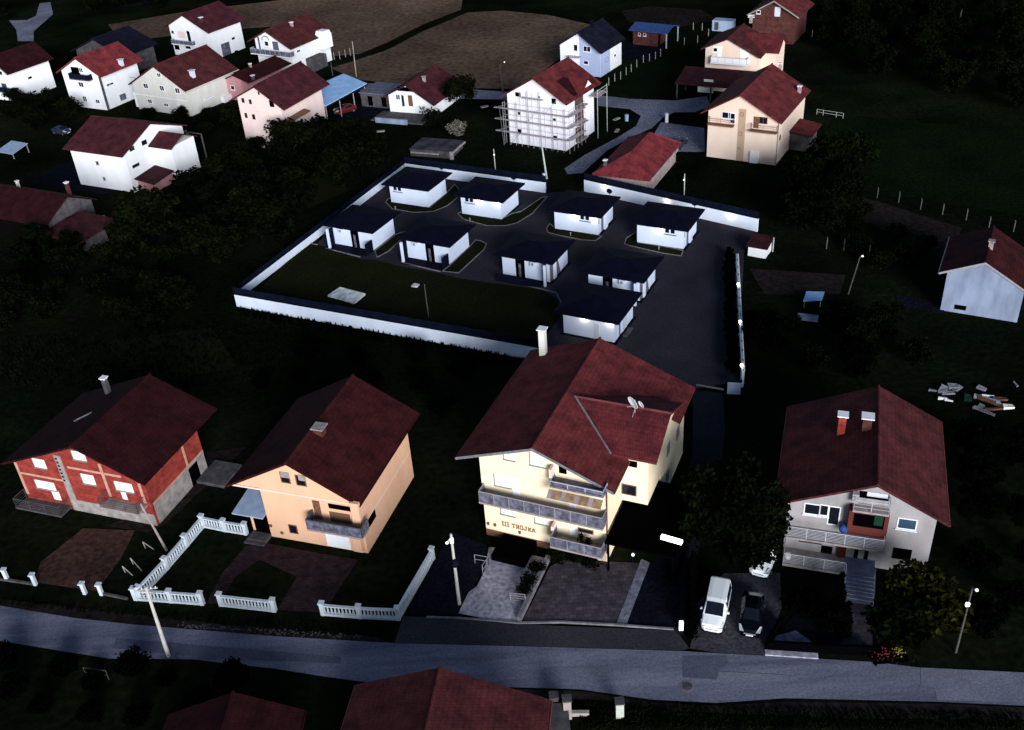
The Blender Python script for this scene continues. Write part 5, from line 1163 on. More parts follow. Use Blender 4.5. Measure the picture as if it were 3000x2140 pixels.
# white stub posts left
for i_, q_ in enumerate(((22, 1699), (105, 1714), (250, 1740), (299, 1743))):
    p = at(*q_); e = empty('gate_post', p, R_(-8), ['white stub post at the left edge of the brown yard', 'second white stub post from the left edge', 'white stub post with dark stained shaft, left of the gap', 'white stub post nearest the balustrade corner'][i_], 'post', 'white stub posts along the brown yard')
    MB().box(-.14, -.14, 0, .14, .14, 1.15).build('shaft', M['whitestone'], e); MB().box(-.22, -.22, 1.152, .22, .22, 1.28).build('cap', M['whitestone'], e)
lowwall('plinth_wall', Q('u', 0, 410), Q('u', 270, 450), 'P', .2, .2, 'darkconc', 'low dark plinth wall linking the two left stub posts', 'wall')
lowwall('plinth_wall', Q('u', 830, 528), Q('u', 1030, 570), 'P', .2, .2, 'darkconc', 'low dark plinth wall from the last stub post to the balustrade corner', 'wall')
lowwall('front_fence_wall', Q('s', 950, 1310), Q('s', 1990, 1365), 'P', .25, .9, 'dark', 'dark low fence wall along the road before the grey house', 'wall')
lowwall('kerb_strip', Q('s', 945, 1345), Q('s', 1450, 1380), 'P', .5, .12, 'palestone', 'pale concrete kerb strip at the road before the grey house', 'kerb')
lowwall('side_fence_wall', Q('s', 960, 1300), Q('s', 1100, 1080), 'P', .2, 1.0, 'dark', 'dark side fence wall right of the black car', 'wall')
# small rails by the pale drive
def rails(name, crop, pts, label, m='steel', h_=1.0, bars=2):
    w = [W(crop, *p) for p in pts]; mb = MB()
    for a, b in zip(w[:-1], w[1:]):
        n = max(1, round((b - a).length / 1.3))
        for i_ in range(n + 1):
            p = a.lerp(b, i_ / n) - w[0]; mb.bar(p, p + Vector((0, 0, h_)), .05)
        for k in range(bars): mb.bar(a - w[0] + Vector((0, 0, h_ * (k + 1) / bars)), b - w[0] + Vector((0, 0, h_ * (k + 1) / bars)), .045)
    return tag(mb.build(name, M[m], None, w[0]), label, 'railing')
rails('handrail', 'r', [(700, 750), (825, 765)], 'steel handrail across the planting bed on the pale drive', bars=4)
rails('handrail', 'r', [(405, 430), (520, 450), (470, 520)], 'low steel rail at the left edge of the pale drive')
rails('handrail', 'u', [(700, 1190), (880, 1215)], 'bent pale metal frame in the dark verge below the road', m='polegrey')
for k, (q0, q1) in enumerate((((985, 300), (1070, 375)), ((1050, 235), (1145, 340)), ((1150, 105), (1240, 165)))):
    a = W('u', *q0, .9); b = W('u', *q1, .1); mb = MB(); mb.bar((0, 0, 0), b - a, .06); mb.bar((0, 0, 0), (0.02, .1, -.85), .06)
    tag(mb.build('bent_reinforcement_bar', M['concrete'], None, a), ['bent pale bar nearest the balustrade corner', 'middle bent pale bar beside the brown yard', 'farthest bent pale bar beside the brown yard'][k], 'metal bar', 'bent bars beside the brown yard')

# field fence posts
def posts(name, crop, pts, label, group, h_=1.4, r=.06, m='concrete', cat='fence post'):
    base = None
    for p in pts:
        c = W(crop, *p)
        if base is None: mb = MB(); mb.bar((0, 0, 0), (0, 0, h_), r * 2); mb.bar((0, 0, h_), (0, .12, h_ + .18), r * 1.6); base = mb.build(name, M[m], None, c); o = base
        else: o = base.copy(); COL.objects.link(o); o.location = c
        tag(o, label, cat, group)
posts('fence_post', 'l', [(40, 50), (250, 112), (477, 158), (708, 232), (940, 288), (1190, 343), (1430, 428), (1690, 468)], 'pale concrete fence post in the row along the dirt track right', 'concrete posts along the dirt track', m='polegrey')
posts('fence_post', 'k', [(868, 350), (1005, 362), (1040, 330), (1210, 370), (1515, 470)], 'dull fence post behind the dark garden right of the compound', 'posts behind the dark garden', m='polegrey')
posts('fence_post', 'd', [(1298, 850), (1357, 810), (1415, 790), (1470, 745), (1520, 715), (1575, 670), (1640, 625), (1700, 610), (1760, 590), (1810, 560)], 'pale stake of the fence behind the scaffolded house', 'stakes behind the scaffolded house', h_=1.3)
posts('fence_post', 'e', [(340, 430), (425, 285), (465, 410), (510, 290), (570, 345), (1340, 325), (1455, 335), (1555, 355), (1660, 345)], 'pale stake at the meadow edge near the salmon house', 'stakes near the salmon house', h_=1.3)
posts('fence_post', 'E', [(1730, 800), (1805, 790), (1880, 765), (1945, 745)], 'short pale post right of the white arched villa', 'posts by the arched villa', h_=1.4, m='pinkconc')

rails('pasture_rail', 'e', [(1600, 1090), (1720, 1110), (1850, 1130)], 'pale green rail fence right of the peach house', m='polegreen', h_=.9)

# ================================================================ POLES
def upole(q0, q1, label, r=.16, m='pole', lamp=None, arms=True, light=None, name='utility_pole', cat='utility pole'):
    a = at(*q0); lo, hi = .5, 25
    best = min((abs((lambda s_: s_)(((lambda P_: (1070 - FPX * ((P_ - CP).dot(UP)) / ((P_ - CP).dot(FW))))(a + Vector((0, 0, z_ * .1)))) - q1[1])), z_ * .1) for z_ in range(5, 200))
    H = best[1]; top = a + Vector((0, 0, H)); px = 1500 + FPX * ((top - CP).dot(RT)) / ((top - CP).dot(FW)); lean = (q1[0] - px) * ((top - CP).dot(FW)) / FPX
    e = empty(name, a, 0, label, cat)
    mb = MB(); mb.cyl((0, 0, 0), (lean, 0, H), r, r * .62, 8); mb.build('shaft', M[m], e)
    if arms:
        mb = MB(); mb.bar((lean - .8, 0, H - .25), (lean + .8, .1, H - .25), .09); mb.bar((lean - .5, 0, H - .8), (lean + .5, .1, H - .8), .08); cm_ = mb.build('cross_arm', M['steel'], e)
        mb = MB()
        for xx in (-.7, -.35, .35, .7): mb.cyl((lean + xx, 0, H - .2), (lean + xx, 0, H + .02), .05, .03, 6)
        mb.build('insulator', M['whitestone'], cm_)
    if lamp:
        mb = MB(); x_, z_ = lamp; mb.bar((lean, 0, H - .3), (lean + x_, -.3, H + z_), .07); am = mb.build('lamp_arm', M[m], e)
        mb = MB(); mb.ball((lean + x_, -.35, H + z_), .13, 8, .8); mb.build('lamp_head', M['signdim'], am)
    return e, lean, H
upole((494, 1923), (427, 1722), 'leaning pale concrete pole standing at the near road edge, before the balustrade corner', .17)
upole((488, 1613), (411, 1474), 'thin pale pole at the corner of the brick house', .12, 'pinkconc', arms=False)
e_, ln, H_ = upole((1346, 1771), (1321, 1566), 'pale concrete pole with a lit lamp, between balustrade garden and hotel drive', .15, lamp=(-.35, -.55), arms=False)
mb = MB(); mb.ball((ln + .05, -.2, H_ - 2.9), .3, 8, 1.4); mb.build('wire_coil', M['blackmetal'], e_)
MB().box(ln - .12, -.3, H_ - .7, ln + .15, -.05, H_ - .35).build('lit_bracket', M['signdim'], e_)
e_, ln, H_ = upole((2800, 1912), (2850, 1720), 'dark thin street lamp pole with two small lit heads at the right', .09, 'polegrey', lamp=(.12, .05), arms=False, name='street_lamp', cat='street lamp')
MB().box(ln - .25, -.18, H_ - 1.75, ln + .02, -.02, H_ - 1.45).build('lit_box', M['signdim'], e_)
upole((1474, 273), (1464, 190), 'street lamp pole with small light before the ploughed field, left of the scaffolding', .16, 'polegrey', lamp=(.9, .5), arms=False, name='street_lamp', cat='street lamp')
upole((1602, 525), (1587, 425), 'bright pale green pole at the compound gate opening', .17, 'polegreen', arms=False)
upole((1453, 516), (1446, 437), 'thin pale pole with a small fitting behind the second rear bungalow', .09, 'pole', lamp=(0.02, -.8), arms=False)
upole((2004, 592), (2006, 510), 'thin greenish pole behind the right rear compound wall', .09, 'polegreen', lamp=(-.15, -.8), arms=False)
upole((1256, 932), (1243, 833), 'thin dull pole on the compound lawn before the front wall', .08, 'polegrey', arms=False)
upole((408, 545), (382, 450), 'pale pole with cross arms at the corner of the mid-left white house', .12, 'pole')
upole((1044, 225), (1032, 122), 'thin pale pole above the blue sheet canopy', .12, 'pinkconc', arms=False)
upole((975, 222), (969, 185), 'short pole left of the blue sheet canopy', .12, 'polegrey', arms=False)
upole((945, 425), (938, 380), 'short dull pole below the pink house', .1, 'polegrey', arms=False)
upole((2106, 237), (2109, 200), 'street lamp before the dark brown porch roof of the salmon house', .1, 'polegrey', lamp=(.5, .3), arms=False, name='street_lamp', cat='street lamp')
upole((2485, 862), (2521, 750), 'thin dark street lamp pole in the dark garden right of the compound', .09, 'polegrey', lamp=(.1, .1), arms=False, name='street_lamp', cat='street lamp')
upole((2805, 88), (2818, 30), 'faint pole at the upper right woodland', .16, 'polegrey', arms=False)
upole((2365, 40), (2370, -30), 'faint pole beside the dull brick house', .14, 'polegrey', arms=False)
upole((1477, 425), (1462, 310), 'thin dark pole left of the scaffolding', .08, 'polegrey', arms=False)
# lit small box sign at the forecourt corner
p = W('r', 2120, 1010); e = empty('bollard_sign', p, R_(-5), 'small glowing white bollard sign at the road corner before the dark hedge', 'sign')
MB().box(-.16, -.1, .35, .16, .1, 1.25).build('lit_box', M['signdim'], e); MB().box(-.12, -.08, 0, .12, .08, .349).build('base', M['blackmetal'], e)

# ================================================================ CARS
def car(name, label, c, heading, paint, kind='hatch', Lc=4.2, Wc=1.78, Hc=1.46):
    e = empty(name, c, heading, label, 'van' if kind == 'van' else 'car')   # front of the car points to -y
    hw = Wc / 2; h2 = Lc / 2
    if kind == 'van': st = [(-h2, .62, .30, .62, .62, .45), (-h2 + .15, .84, .22, .86, .9, .60), (-h2 + .95, .93, .2, 1.02, 1.10, .78), (-h2 + 1.75, .97, .2, 1.08, Hc - .06, .74), (-h2 + 2.1, .98, .2, 1.1, Hc, .78), (h2 - .3, .98, .2, 1.1, Hc, .80), (h2 - .06, .93, .25, 1.05, Hc - .12, .76), (h2, .86, .35, .95, Hc - .5, .7)]
    else: st = [(-h2, .58, .32, .58, .6, .45), (-h2 + .18, .85, .24, .76, .80, .62), (-h2 + 1.0, .95, .2, .92, .98, .74), (-h2 + 1.85, .98, .2, .98, Hc - .05, .62), (-h2 + 2.3, .98, .2, 1.0, Hc, .64), (h2 - .9, .98, .2, 1.0, Hc - .08, .62), (h2 - .2, .92, .28, .98, 1.0, .6), (h2, .80, .36, .9, .92, .55)]
    mb = MB(); rings = []
    for (y, wf, zl, zb, zt, tf) in st:
        w_ = hw * wf; t_ = hw * tf
        r = [(-w_ * .92, y, zl), (-w_, y, (zl + zb) / 2), (-w_ * .97, y, zb), (-t_, y, max(zb + .01, zt - .03)), (-t_ * .6, y, max(zb + .02, zt)), (t_ * .6, y, max(zb + .02, zt)), (t_, y, max(zb + .01, zt - .03)), (w_ * .97, y, zb), (w_, y, (zl + zb) / 2), (w_ * .92, y, zl)]
        rings.append(len(mb.v)); mb.v += r
    k = 10
    for a, b in zip(rings[:-1], rings[1:]):
        for i_ in range(k): mb.f.append((a + i_, a + (i_ + 1) % k, b + (i_ + 1) % k, b + i_))
    mb.f.append(tuple(range(rings[0] + k - 1, rings[0] - 1, -1))); mb.f.append(tuple(range(rings[-1], rings[-1] + k)))
    body = mb.build('body', M[paint], e, smooth=False)
    def quad(i0, i1, js, lift, nm, mt, par=body, inset=.06):
        s0, s1 = rings[i0], rings[i1]; A_ = [Vector(mb.v[s0 + j]) for j in js]; B_ = [Vector(mb.v[s1 + j]) for j in js]
        pts = A_ + B_[::-1]; cc = sum(pts, Vector()) / len(pts)
        n_ = (pts[1] - pts[0]).cross(pts[-1] - pts[0]).normalized()
        out = cc - Vector((0, cc.y, .6)); n_ = n_ if n_.dot(Vector((cc.x, (cc.y + 0.0) * .15, cc.z - .6))) > 0 else -n_
        pp = [cc + (p_ - cc) * (1 - inset) + n_ * lift for p_ in pts]
        q = MB(); q.hexa([p_ - n_ * .004 for p_ in pp], [p_ + n_ * .012 for p_ in pp]); return q.build(nm, M[mt], par)
    quad(2, 3, (3, 4, 5, 6), .03, 'windscreen', 'glass')
    for js in ((2, 3), (6, 7)):
        quad(3, 5, js, .012, 'side_window', 'glass', inset=.14) if False else None
        s0, s1 = rings[3], rings[5]
        A_ = Vector(mb.v[s0 + js[0]]); B_ = Vector(mb.v[s0 + js[1]]); C_ = Vector(mb.v[s1 + js[1]]); D_ = Vector(mb.v[s1 + js[0]])
        cc = (A_ + B_ + C_ + D_) / 4; off_ = Vector((math.copysign(.03, cc.x), 0, .01)); pp = [cc + (p_ - cc) * .86 + off_ for p_ in (A_, B_, C_, D_)]
        q = MB(); q.hexa([p_ - off_ * .3 for p_ in pp], [p_ for p_ in pp]); q.build('side_window', M['glass'], body)
    quad(5, 6, (3, 4, 5, 6), .02, 'rear_window', 'glass') if kind != 'van' else None
    for sx in (-1, 1):
        q = MB(); q.hexa([(sx * hw * .50, -h2 + .10, .60), (sx * hw * .86, -h2 + .12, .64), (sx * hw * .93, -h2 + .55, .80), (sx * hw * .80, -h2 + .50, .84)],
                         [(sx * hw * .50, -h2 - .0, .74), (sx * hw * .86, -h2 + .04, .78), (sx * hw * .97, -h2 + .55, .92), (sx * hw * .80, -h2 + .50, .97)]); q.build('headlight', M['headlight'], body)
        q = MB(); q.box(sx * hw * 1.0, -h2 + 1.45, .98, sx * (hw * 1.0 + .17), -h2 + 1.58, 1.12); q.build('wing_mirror', M[paint], body)
        for yy in (-h2 + .78, h2 - .78):
            q = MB(); q.cyl((sx * (hw - .20), yy, .31), (sx * (hw + .01), yy, .31), .31, None, 16); wh = q.build('wheel', M['tyre'], e)
            q = MB(); q.cyl((sx * (hw + .012), yy, .31), (sx * (hw + .03), yy, .31), .19, None, 12); q.build('rim', M['rim'], wh)
    q = MB(); q.box(-.26, -h2 - .03, .34, .26, -h2 - .005, .45); q.build('number_plate', M['plate'], body)
    q = MB(); q.box(-hw * .5, -h2 - .02, .52, hw * .5, -h2 + .02, .57); q.build('grille_trim', M['chrome'] if paint != 'carwhite' else M['blackmetal'], body)
    q = MB(); q.box(-hw * .8, -h2 - .015, .2, hw * .8, -h2 + .1, .33); q.build('lower_bumper', M['blackmetal'], body)
    return e
a_ = (Vector((13.03, 53.65, 0)) + Vector((14.69, 53.27, 0))) / 2; b_ = Vector((15.19, 57.0, 0))
hd = math.atan2((b_ - a_).y, (b_ - a_).x) - PI / 2
fw_ = (b_ - a_).normalized()
car('van', 'white panel van parked beside the black car, front to the road', a_ + fw_ * 2.15 - fw_ * .35, hd, 'carwhite', 'van', 4.6, 1.86, 1.82)
p = (Vector((15.72, 52.65, 0)) + Vector((17.32, 52.49, 0))) / 2
f2 = at(2212, 1695, 1.3) - at(2194, 1862, .4); f2.z = 0; f2.normalize()
ce_ = car('black_car', 'black hatchback parked between the white van and the dark fence wall', p + f2 * 1.75, math.atan2(f2.y, f2.x) - PI / 2, 'carblack', 'hatch', 4.1, 1.78, 1.46)
f3 = at(2250, 1590, 1.3) - at(2222, 1684, .4); f3.z = 0; f3.normalize(); p = at(2222, 1684, .4); p.z = 0; car('white_car', 'white car half hidden under the dark tree, behind the black car', p + f3 * 2.0, math.atan2(f3.y, f3.x) - PI / 2, 'carwhite', 'hatch', 4.2, 1.78, 1.5)
p = W('D', 680, 1000); car('red_car', 'dark red car parked half under the blue sheet canopy', p + Vector((1.2, .8, 0)), R_(-62), 'carred', 'hatch')
p = W('A', 1800, 420); car('navy_car', 'dark car with bright reflecting rear glass behind the red-roofed garage', p + Vector((0, .5, 0)), R_(150), 'carblue', 'hatch')
p = W('a', 690, 1480); car('pale_car', 'pale small car behind the mid-left white house roof', p, R_(60), 'carblue', 'hatch', 3.8, 1.65, 1.4)
p = W('r', 2265, 985); 

# ================================================================ SMALL THINGS
# flower planter
p = W('x', 1110, 1035); e = empty('flower_bed', p, 0, 'planter of red and yellow flowers at the road edge below the grey house', 'flowers')
mb = MB(); fl = MB(); fy = MB()
for i_ in range(70):
    x_, y_ = random.gauss(0, .7), random.gauss(0, .3); mb.ball((x_, y_, .15 + random.random() * .25), .12, 5)
for i_ in range(45): fl.ball((random.gauss(-.35, .45), random.gauss(0, .3), .45 + random.random() * .15), .06, 5)
for i_ in range(35): fy.ball((random.gauss(.65, .22), random.gauss(.15, .22), .5 + random.random() * .15), .075, 5)
mb.build('foliage', M['leaf2'], e); fl.build('red_blooms', M['redfl'], e); fy.build('yellow_blooms', M['yellowfl'], e)
MB().box(-1.3, -.6, 0, 1.3, .6, .16).build('planter', M['dark'], e)
# scrap heap pieces
sp = [(780, 525, 'net', 1.6, .2), (880, 520, 'net', .7, 1.2), (1040, 460, 'net', 1.1, .8), (1110, 490, 'net', .5, 1.2), (960, 560, 'net', 1.3, .5), (870, 655, 'white', .9, .12), (970, 680, 'white', .8, .12), (1270, 650, 'green', .7, .9), (1490, 490, 'net', .9, .5), (1430, 630, 'net', .8, .3),
      (1590, 605, 'white', 1.2, .12), (1590, 670, 'tarp', 2.4, .25), (1650, 720, 'rust', 3.0, .2), (1780, 660, 'rust', 1.4, .5), (1490, 770, 'net', .6, .5), (1530, 850, 'net', 2.2, .3), (1680, 820, 'rust', 1.8, .2), (1910, 790, 'cream', 1.1, .5), (2030, 420, 'net', .2, .9), (1830, 770, 'net', 1.4, .1)]
nm = {'net': ('plank', 'pale grey piece of scrap'), 'white': ('white_offcut', 'bright white strip of scrap'), 'green': ('green_crate', 'dark green crate'), 'tarp': ('pale_sheet', 'long pale bluish sheet'), 'rust': ('rusty_plank', 'rusty brown plank'), 'cream': ('cream_box', 'cream box at the right end')}
for i_, (x_, y_, m_, l_, w_) in enumerate(sp):
    p = W('y', x_, y_); mb = MB(); hh = random.uniform(.12, .4); t_ = random.uniform(-.3, .3)
    mb.hexa([(-l_ / 2, -w_ / 2, 0), (l_ / 2, -w_ / 2 * .8, 0), (l_ / 2 * .9, w_ / 2, 0), (-l_ / 2, w_ / 2, 0)], [(-l_ / 2, -w_ / 2, hh), (l_ / 2 * .95, -w_ / 2, hh * .6 + t_ * .2 + .1), (l_ / 2 * .9, w_ / 2, hh * .7), (-l_ / 2 * .9, w_ / 2, hh * 1.2)])
    o = mb.build('scrap_' + nm[m_][0], M[m_], None, p); o.rotation_euler = (0, 0, R_(-28) + random.uniform(-.5, .5))
    tag(o, nm[m_][1] + ' in the rubbish heap behind the grey house', 'scrap', 'scrap in the rubbish heap')
# stones/debris near far lots
for i_, (c_, q_, lab) in enumerate((('C', (85, 1115), 'small pale object on the dark grass below the terrace house'), ('C', (1730, 725), 'pale slab on the dark grass left of the scaffolding'), ('d', (1375, 1185), 'round pale lid on the dark grass right of the scaffolding'), ('d', (1380, 1300), 'pale board lying right of the scaffolding'))):
    p = W(c_, *q_); mb = MB(); mb.box(-.7, -.3, 0, .7, .3, .15); o = mb.build('board', M['concrete'], None, p); o.rotation_euler = (0, 0, .4 * i_); tag(o, lab, 'board')
p = W('d', 1475, 1200); mb = MB(); mb.cyl((0, 0, 0), (0, 0, 1.1), .3, .35, 10); o = mb.build('drum', M['tarp'], None, p); tag(o, 'pale blue drum on the dark grass right of the scaffolding', 'drum')
p = W('d', 1870, 1215); mb = MB(); mb.box(-.25, -.25, 0, .25, .25, 1.5); mb.box(-.3, -.3, 1.5, .3, .3, 1.6); o = mb.build('gate_pillar', M['lilac'], None, p); tag(o, 'pale gate pillar beside the gravel road fork', 'pillar')
# ruined little shed roof below terrace house
q4 = [(540, 1440), (920, 1270), (1330, 1390), (1110, 1560)]
h = Fr(*W('C', 560, 1500)[:2], -22, 7.5, 5.0); h.root('flat_shed', 'dark flat-roofed shed with a pale right edge above the compound rear wall', 'shed')
MB().box(0, 0, 0, 7.3, 5, 1.1).build('wall', M['darkconc'], h.e); MB().box(-.1, -.1, 1.103, 7.5, 5.2, 1.25).build('roof', mat('dull_flat_roof', (.05, .048, .058), .95, .4, .6), h.e)
mb = MB(); mb.bar((7.55, -.1, 1.0), (7.9, 4.6, 1.2), .25); mb.box(7.2, -.35, 0, 7.8, -.12, 1.3); mb.build('pale_edge', M['pinkconc'], h.e)
MB().box(.2, -.3, .6, 5.2, -.12, .85).build('pale_beam', M['concrete'], h.e)
p = W('H', 1760, 1110); mb = MB(); mb.box(-1.6, -.5, 0, 1.6, .5, .9); mb.box(-.5, .1, .9, .4, .5, 1.4); o = mb.build('crate_stack', M['concrete'], None, p); o.rotation_euler = (0, 0, R_(32)); tag(o, 'pale brown stack below the left red lean-to roof', 'stack')
p = W('g', 30, 480); h = Fr(p.x, p.y, -30, 4, 3); h.root('tarpaulin_shelter', 'pale turquoise tarpaulin shelter at the left edge', 'shelter')
mb = MB(); mb.hexa([(-1.5, 0, .9), (2.8, 0, .9), (2.8, 3.6, 1.6), (-1.5, 3.6, 1.6)], [(-1.5, 0, 1.0), (2.8, 0, 1.0), (2.8, 3.6, 1.7), (-1.5, 3.6, 1.7)]); mb.build('cover', M['tarp'], h.e)
for xx, yy, zz in ((-1.3, .2, .89), (2.6, .2, .89), (2.6, 3.4, 1.55), (-1.3, 3.4, 1.55)): MB().box(xx - .05, yy - .05, 0, xx + .05, yy + .05, zz).build('post', M['steel'], h.e)
# stone pillars bottom right of the foreground house
for i_, (q_, hh, m_) in enumerate((((80, 890), 1.3, 'darkconc'), ((205, 975), 1.9, 'pinkconc'), ((700, 965), 1.5, 'polegreen'))):
    p = W('w', *q_); e = empty('stone_gate_pillar', p, 0, ['dark stub pillar beside the foreground roof edge', 'pale square gate pillar right of the foreground roof', 'greenish pale gate pillar below the road, right one'][i_], 'gate pillar')
    MB().box(-.28, -.28, 0, .28, .28, hh).build('shaft', M[m_], e); MB().box(-.34, -.34, hh + .002, .34, .34, hh + .1).build('cap', M['darkconc'], e)
lowwall('low_wall', Q('w', 245, 960), Q('w', 410, 960), 'P', .3, .35, 'concrete', 'short low wall joining the pale gate pillar below the road', 'wall')
mb = MB(); p = W('w', 100, 1050); mb.box(-.9, -1.5, 0, .9, 1.0, 1.0); tag(mb.build('stone_block', M['darkconc'], None, p), 'grey-lilac block right of the foreground roof', 'block')
# potted plants on hotel lower balcony
a_, z_ = T_.hit('F', Q('q', 1340, 1150), .8)
for k, (dx, s_) in enumerate(((0, 1.0), (.55, .6))):
    w_ = T_.world(a_ + dx, -.8, T_.bz); e = empty('potted_plant', w_, 0, ['taller dark potted plant on the lowest hotel balcony', 'lower dark potted plant on the lowest hotel balcony'][k], 'potted plant')
    MB().cyl((0, 0, .01), (0, 0, .35), .15, .2, 10).build('pot', M['brownframe'], e)
    mb = MB()
    for i_ in range(60):
        c_ = Vector((random.gauss(0, .13), random.gauss(0, .13), .4 + random.random() * s_)); v_ = Vector((random.gauss(0, 1), random.gauss(0, 1), random.gauss(0, 1))).normalized() * .14; w2 = v_.orthogonal().normalized() * .06
        mb.face([c_ - v_, c_ + w2, c_ + v_, c_ - w2])
    mb.build('foliage', M['leaf'], e)

# ================================================================ TREES
def leafcloud(mb, c, r, n, size, sq=.8, rng=random):
    for i_ in range(n):
        d = Vector((rng.gauss(0, 1), rng.gauss(0, 1), rng.gauss(0, 1))).normalized() * r * (rng.random() ** .45); d.z *= sq
        p = Vector(c) + d; v_ = Vector((rng.gauss(0, 1), rng.gauss(0, 1), rng.gauss(0, .6))).normalized() * size * rng.uniform(.6, 1.3); w2 = v_.cross(Vector((rng.gauss(0, 1), rng.gauss(0, 1), 1))).normalized() * size * .55
        mb.face([p - v_, p + w2, p + v_, p - w2])
def make_tree_mesh(seed, H, R, n=1500, cone=False, size=.30):
    rg = random.Random(seed); mb = MB(); lobes = []
    if cone:
        for k in range(9):
            t_ = k / 8; lobes.append(((rg.gauss(0, .1), rg.gauss(0, .1), H * (.12 + .82 * t_)), R * (1.05 - .75 * t_)))
    else:
        for k in range(14):
            a = rg.random() * 2 * PI; rr = R * rg.uniform(.15, .75); lobes.append(((rr * math.cos(a), rr * math.sin(a), H * rg.uniform(.28, .86)), R * rg.uniform(.3, .52)))
        lobes.append(((0, 0, H * .75), R * .55))
    for c, r in lobes: leafcloud(mb, c, r, n // len(lobes), size, rng=rg)
    tk = MB(); tk.cyl((0, 0, 0), (.05, 0, H * .5), H * .028, H * .016, 7)
    for k in range(4):
        a = rg.random() * 2 * PI; tk.cyl((.02, 0, H * (.25 + .07 * k)), (R * .5 * math.cos(a), R * .5 * math.sin(a), H * (.55 + .07 * k)), H * .012, H * .005, 5)
    return mb, tk
PROTO = {}
def tree(kind, pos, s=1.0, label='', group=None, mt='leaf', name='tree', cat='tree', sz=None):
    spec = dict(a=(1, 5.6, 3.3, 2600, False, .30), b=(2, 7.4, 3.9, 3200, False, .32), c=(3, 4.2, 2.7, 1900, False, .27), bush=(4, 1.8, 1.5, 700, False, .16), cyp=(5, 5.5, 1.0, 1400, True, .20), big=(6, 9.5, 4.9, 8000, False, .27), hedge=(7, 2.2, 1.2, 900, False, .18))[kind]
    key = (kind, mt)
    if key not in PROTO:
        mb, tk = make_tree_mesh(*spec)
        e = empty(name, (0, 0, 0)); c = mb.build('crown', M[mt], e); t = tk.build('trunk', M['bark'], e); PROTO[key] = (c.data, t.data); 
    else:
        e = empty(name, (0, 0, 0)); 
        for nm_, md in zip(('crown', 'trunk'), PROTO[key]):
            o = bpy.data.objects.new(nm_, md); COL.objects.link(o); o.parent = e
    e.location = (pos[0], pos[1], 0); e.rotation_euler = (0, 0, random.random() * 6.28)
    k = s * random.uniform(.92, 1.08); e.scale = (k, k, k * (sz or random.uniform(.9, 1.1)))
    tag(e, label, cat, group); return e
def grove(crop, pts, kinds, label, group, smin=.8, smax=1.15, mts=('leaf', 'leaf', 'leaf2'), **kw):
    for p in pts: tree(random.choice(kinds), W(crop, *p), random.uniform(smin, smax), label, group, random.choice(mts), **kw)
def scatter(poly, n, dmin, seed):
    rg = random.Random(seed); w = [at(*p) for p in poly]; xs = [p.x for p in w]; ys = [p.y for p in w]; out = []
    def inside(x, y):
        c = False; j = len(w) - 1
        for i_ in range(len(w)):
            if (w[i_].y > y) != (w[j].y > y) and x < (w[j].x - w[i_].x) * (y - w[i_].y) / (w[j].y - w[i_].y) + w[i_].x: c = not c
            j = i_
        return c
    tries = 0
    while len(out) < n and tries < 6000:
        tries += 1; x, y = rg.uniform(min(xs), max(xs)), rg.uniform(min(ys), max(ys))
        if inside(x, y) and all((x - a) ** 2 + (y - b) ** 2 > dmin ** 2 for a, b in out): out.append((x, y))
    return out
def wood(poly, n, dmin, seed, kinds, label, group, mts=('leaf', 'leaf', 'leaf2'), smin=.7, smax=1.15, cat='tree'):
    for (x, y) in scatter(poly, n, dmin, seed): tree(random.choice(kinds), (x, y), random.uniform(smin, smax), label, group, random.choice(mts), cat=cat)
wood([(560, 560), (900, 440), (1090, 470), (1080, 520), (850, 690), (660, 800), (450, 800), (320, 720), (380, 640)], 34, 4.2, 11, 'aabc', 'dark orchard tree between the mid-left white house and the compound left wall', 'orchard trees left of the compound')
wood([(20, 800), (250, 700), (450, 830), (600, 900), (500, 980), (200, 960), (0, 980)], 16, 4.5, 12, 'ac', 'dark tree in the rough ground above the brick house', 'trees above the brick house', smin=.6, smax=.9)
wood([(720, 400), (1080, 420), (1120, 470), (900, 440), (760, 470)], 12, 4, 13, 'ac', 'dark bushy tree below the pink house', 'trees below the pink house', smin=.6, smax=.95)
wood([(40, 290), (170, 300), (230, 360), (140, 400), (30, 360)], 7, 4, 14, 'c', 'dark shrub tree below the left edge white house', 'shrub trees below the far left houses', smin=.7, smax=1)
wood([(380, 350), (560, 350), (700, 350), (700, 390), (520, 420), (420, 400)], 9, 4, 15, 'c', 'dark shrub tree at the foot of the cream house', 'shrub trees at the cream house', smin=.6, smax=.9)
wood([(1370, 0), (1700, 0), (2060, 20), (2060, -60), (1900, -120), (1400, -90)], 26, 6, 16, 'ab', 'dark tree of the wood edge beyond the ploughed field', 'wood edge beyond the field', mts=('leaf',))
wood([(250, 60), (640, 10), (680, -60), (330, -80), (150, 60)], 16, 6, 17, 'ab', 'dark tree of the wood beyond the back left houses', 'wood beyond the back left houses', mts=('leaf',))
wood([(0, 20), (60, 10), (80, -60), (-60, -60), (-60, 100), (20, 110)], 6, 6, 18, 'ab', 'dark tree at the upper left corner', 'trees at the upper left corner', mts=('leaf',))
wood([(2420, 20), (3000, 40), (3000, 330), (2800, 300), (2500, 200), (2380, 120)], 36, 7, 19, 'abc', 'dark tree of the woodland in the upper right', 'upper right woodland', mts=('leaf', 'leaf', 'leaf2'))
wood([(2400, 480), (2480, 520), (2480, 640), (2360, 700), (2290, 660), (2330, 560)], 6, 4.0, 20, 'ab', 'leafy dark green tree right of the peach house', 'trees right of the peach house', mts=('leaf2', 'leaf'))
wood([(2500, 640), (2700, 700), (2740, 780), (2560, 800), (2480, 720)], 7, 4.0, 21, 'c', 'dark shrub tree beside the dirt track', 'shrub trees beside the dirt track', smin=.5, smax=.8)
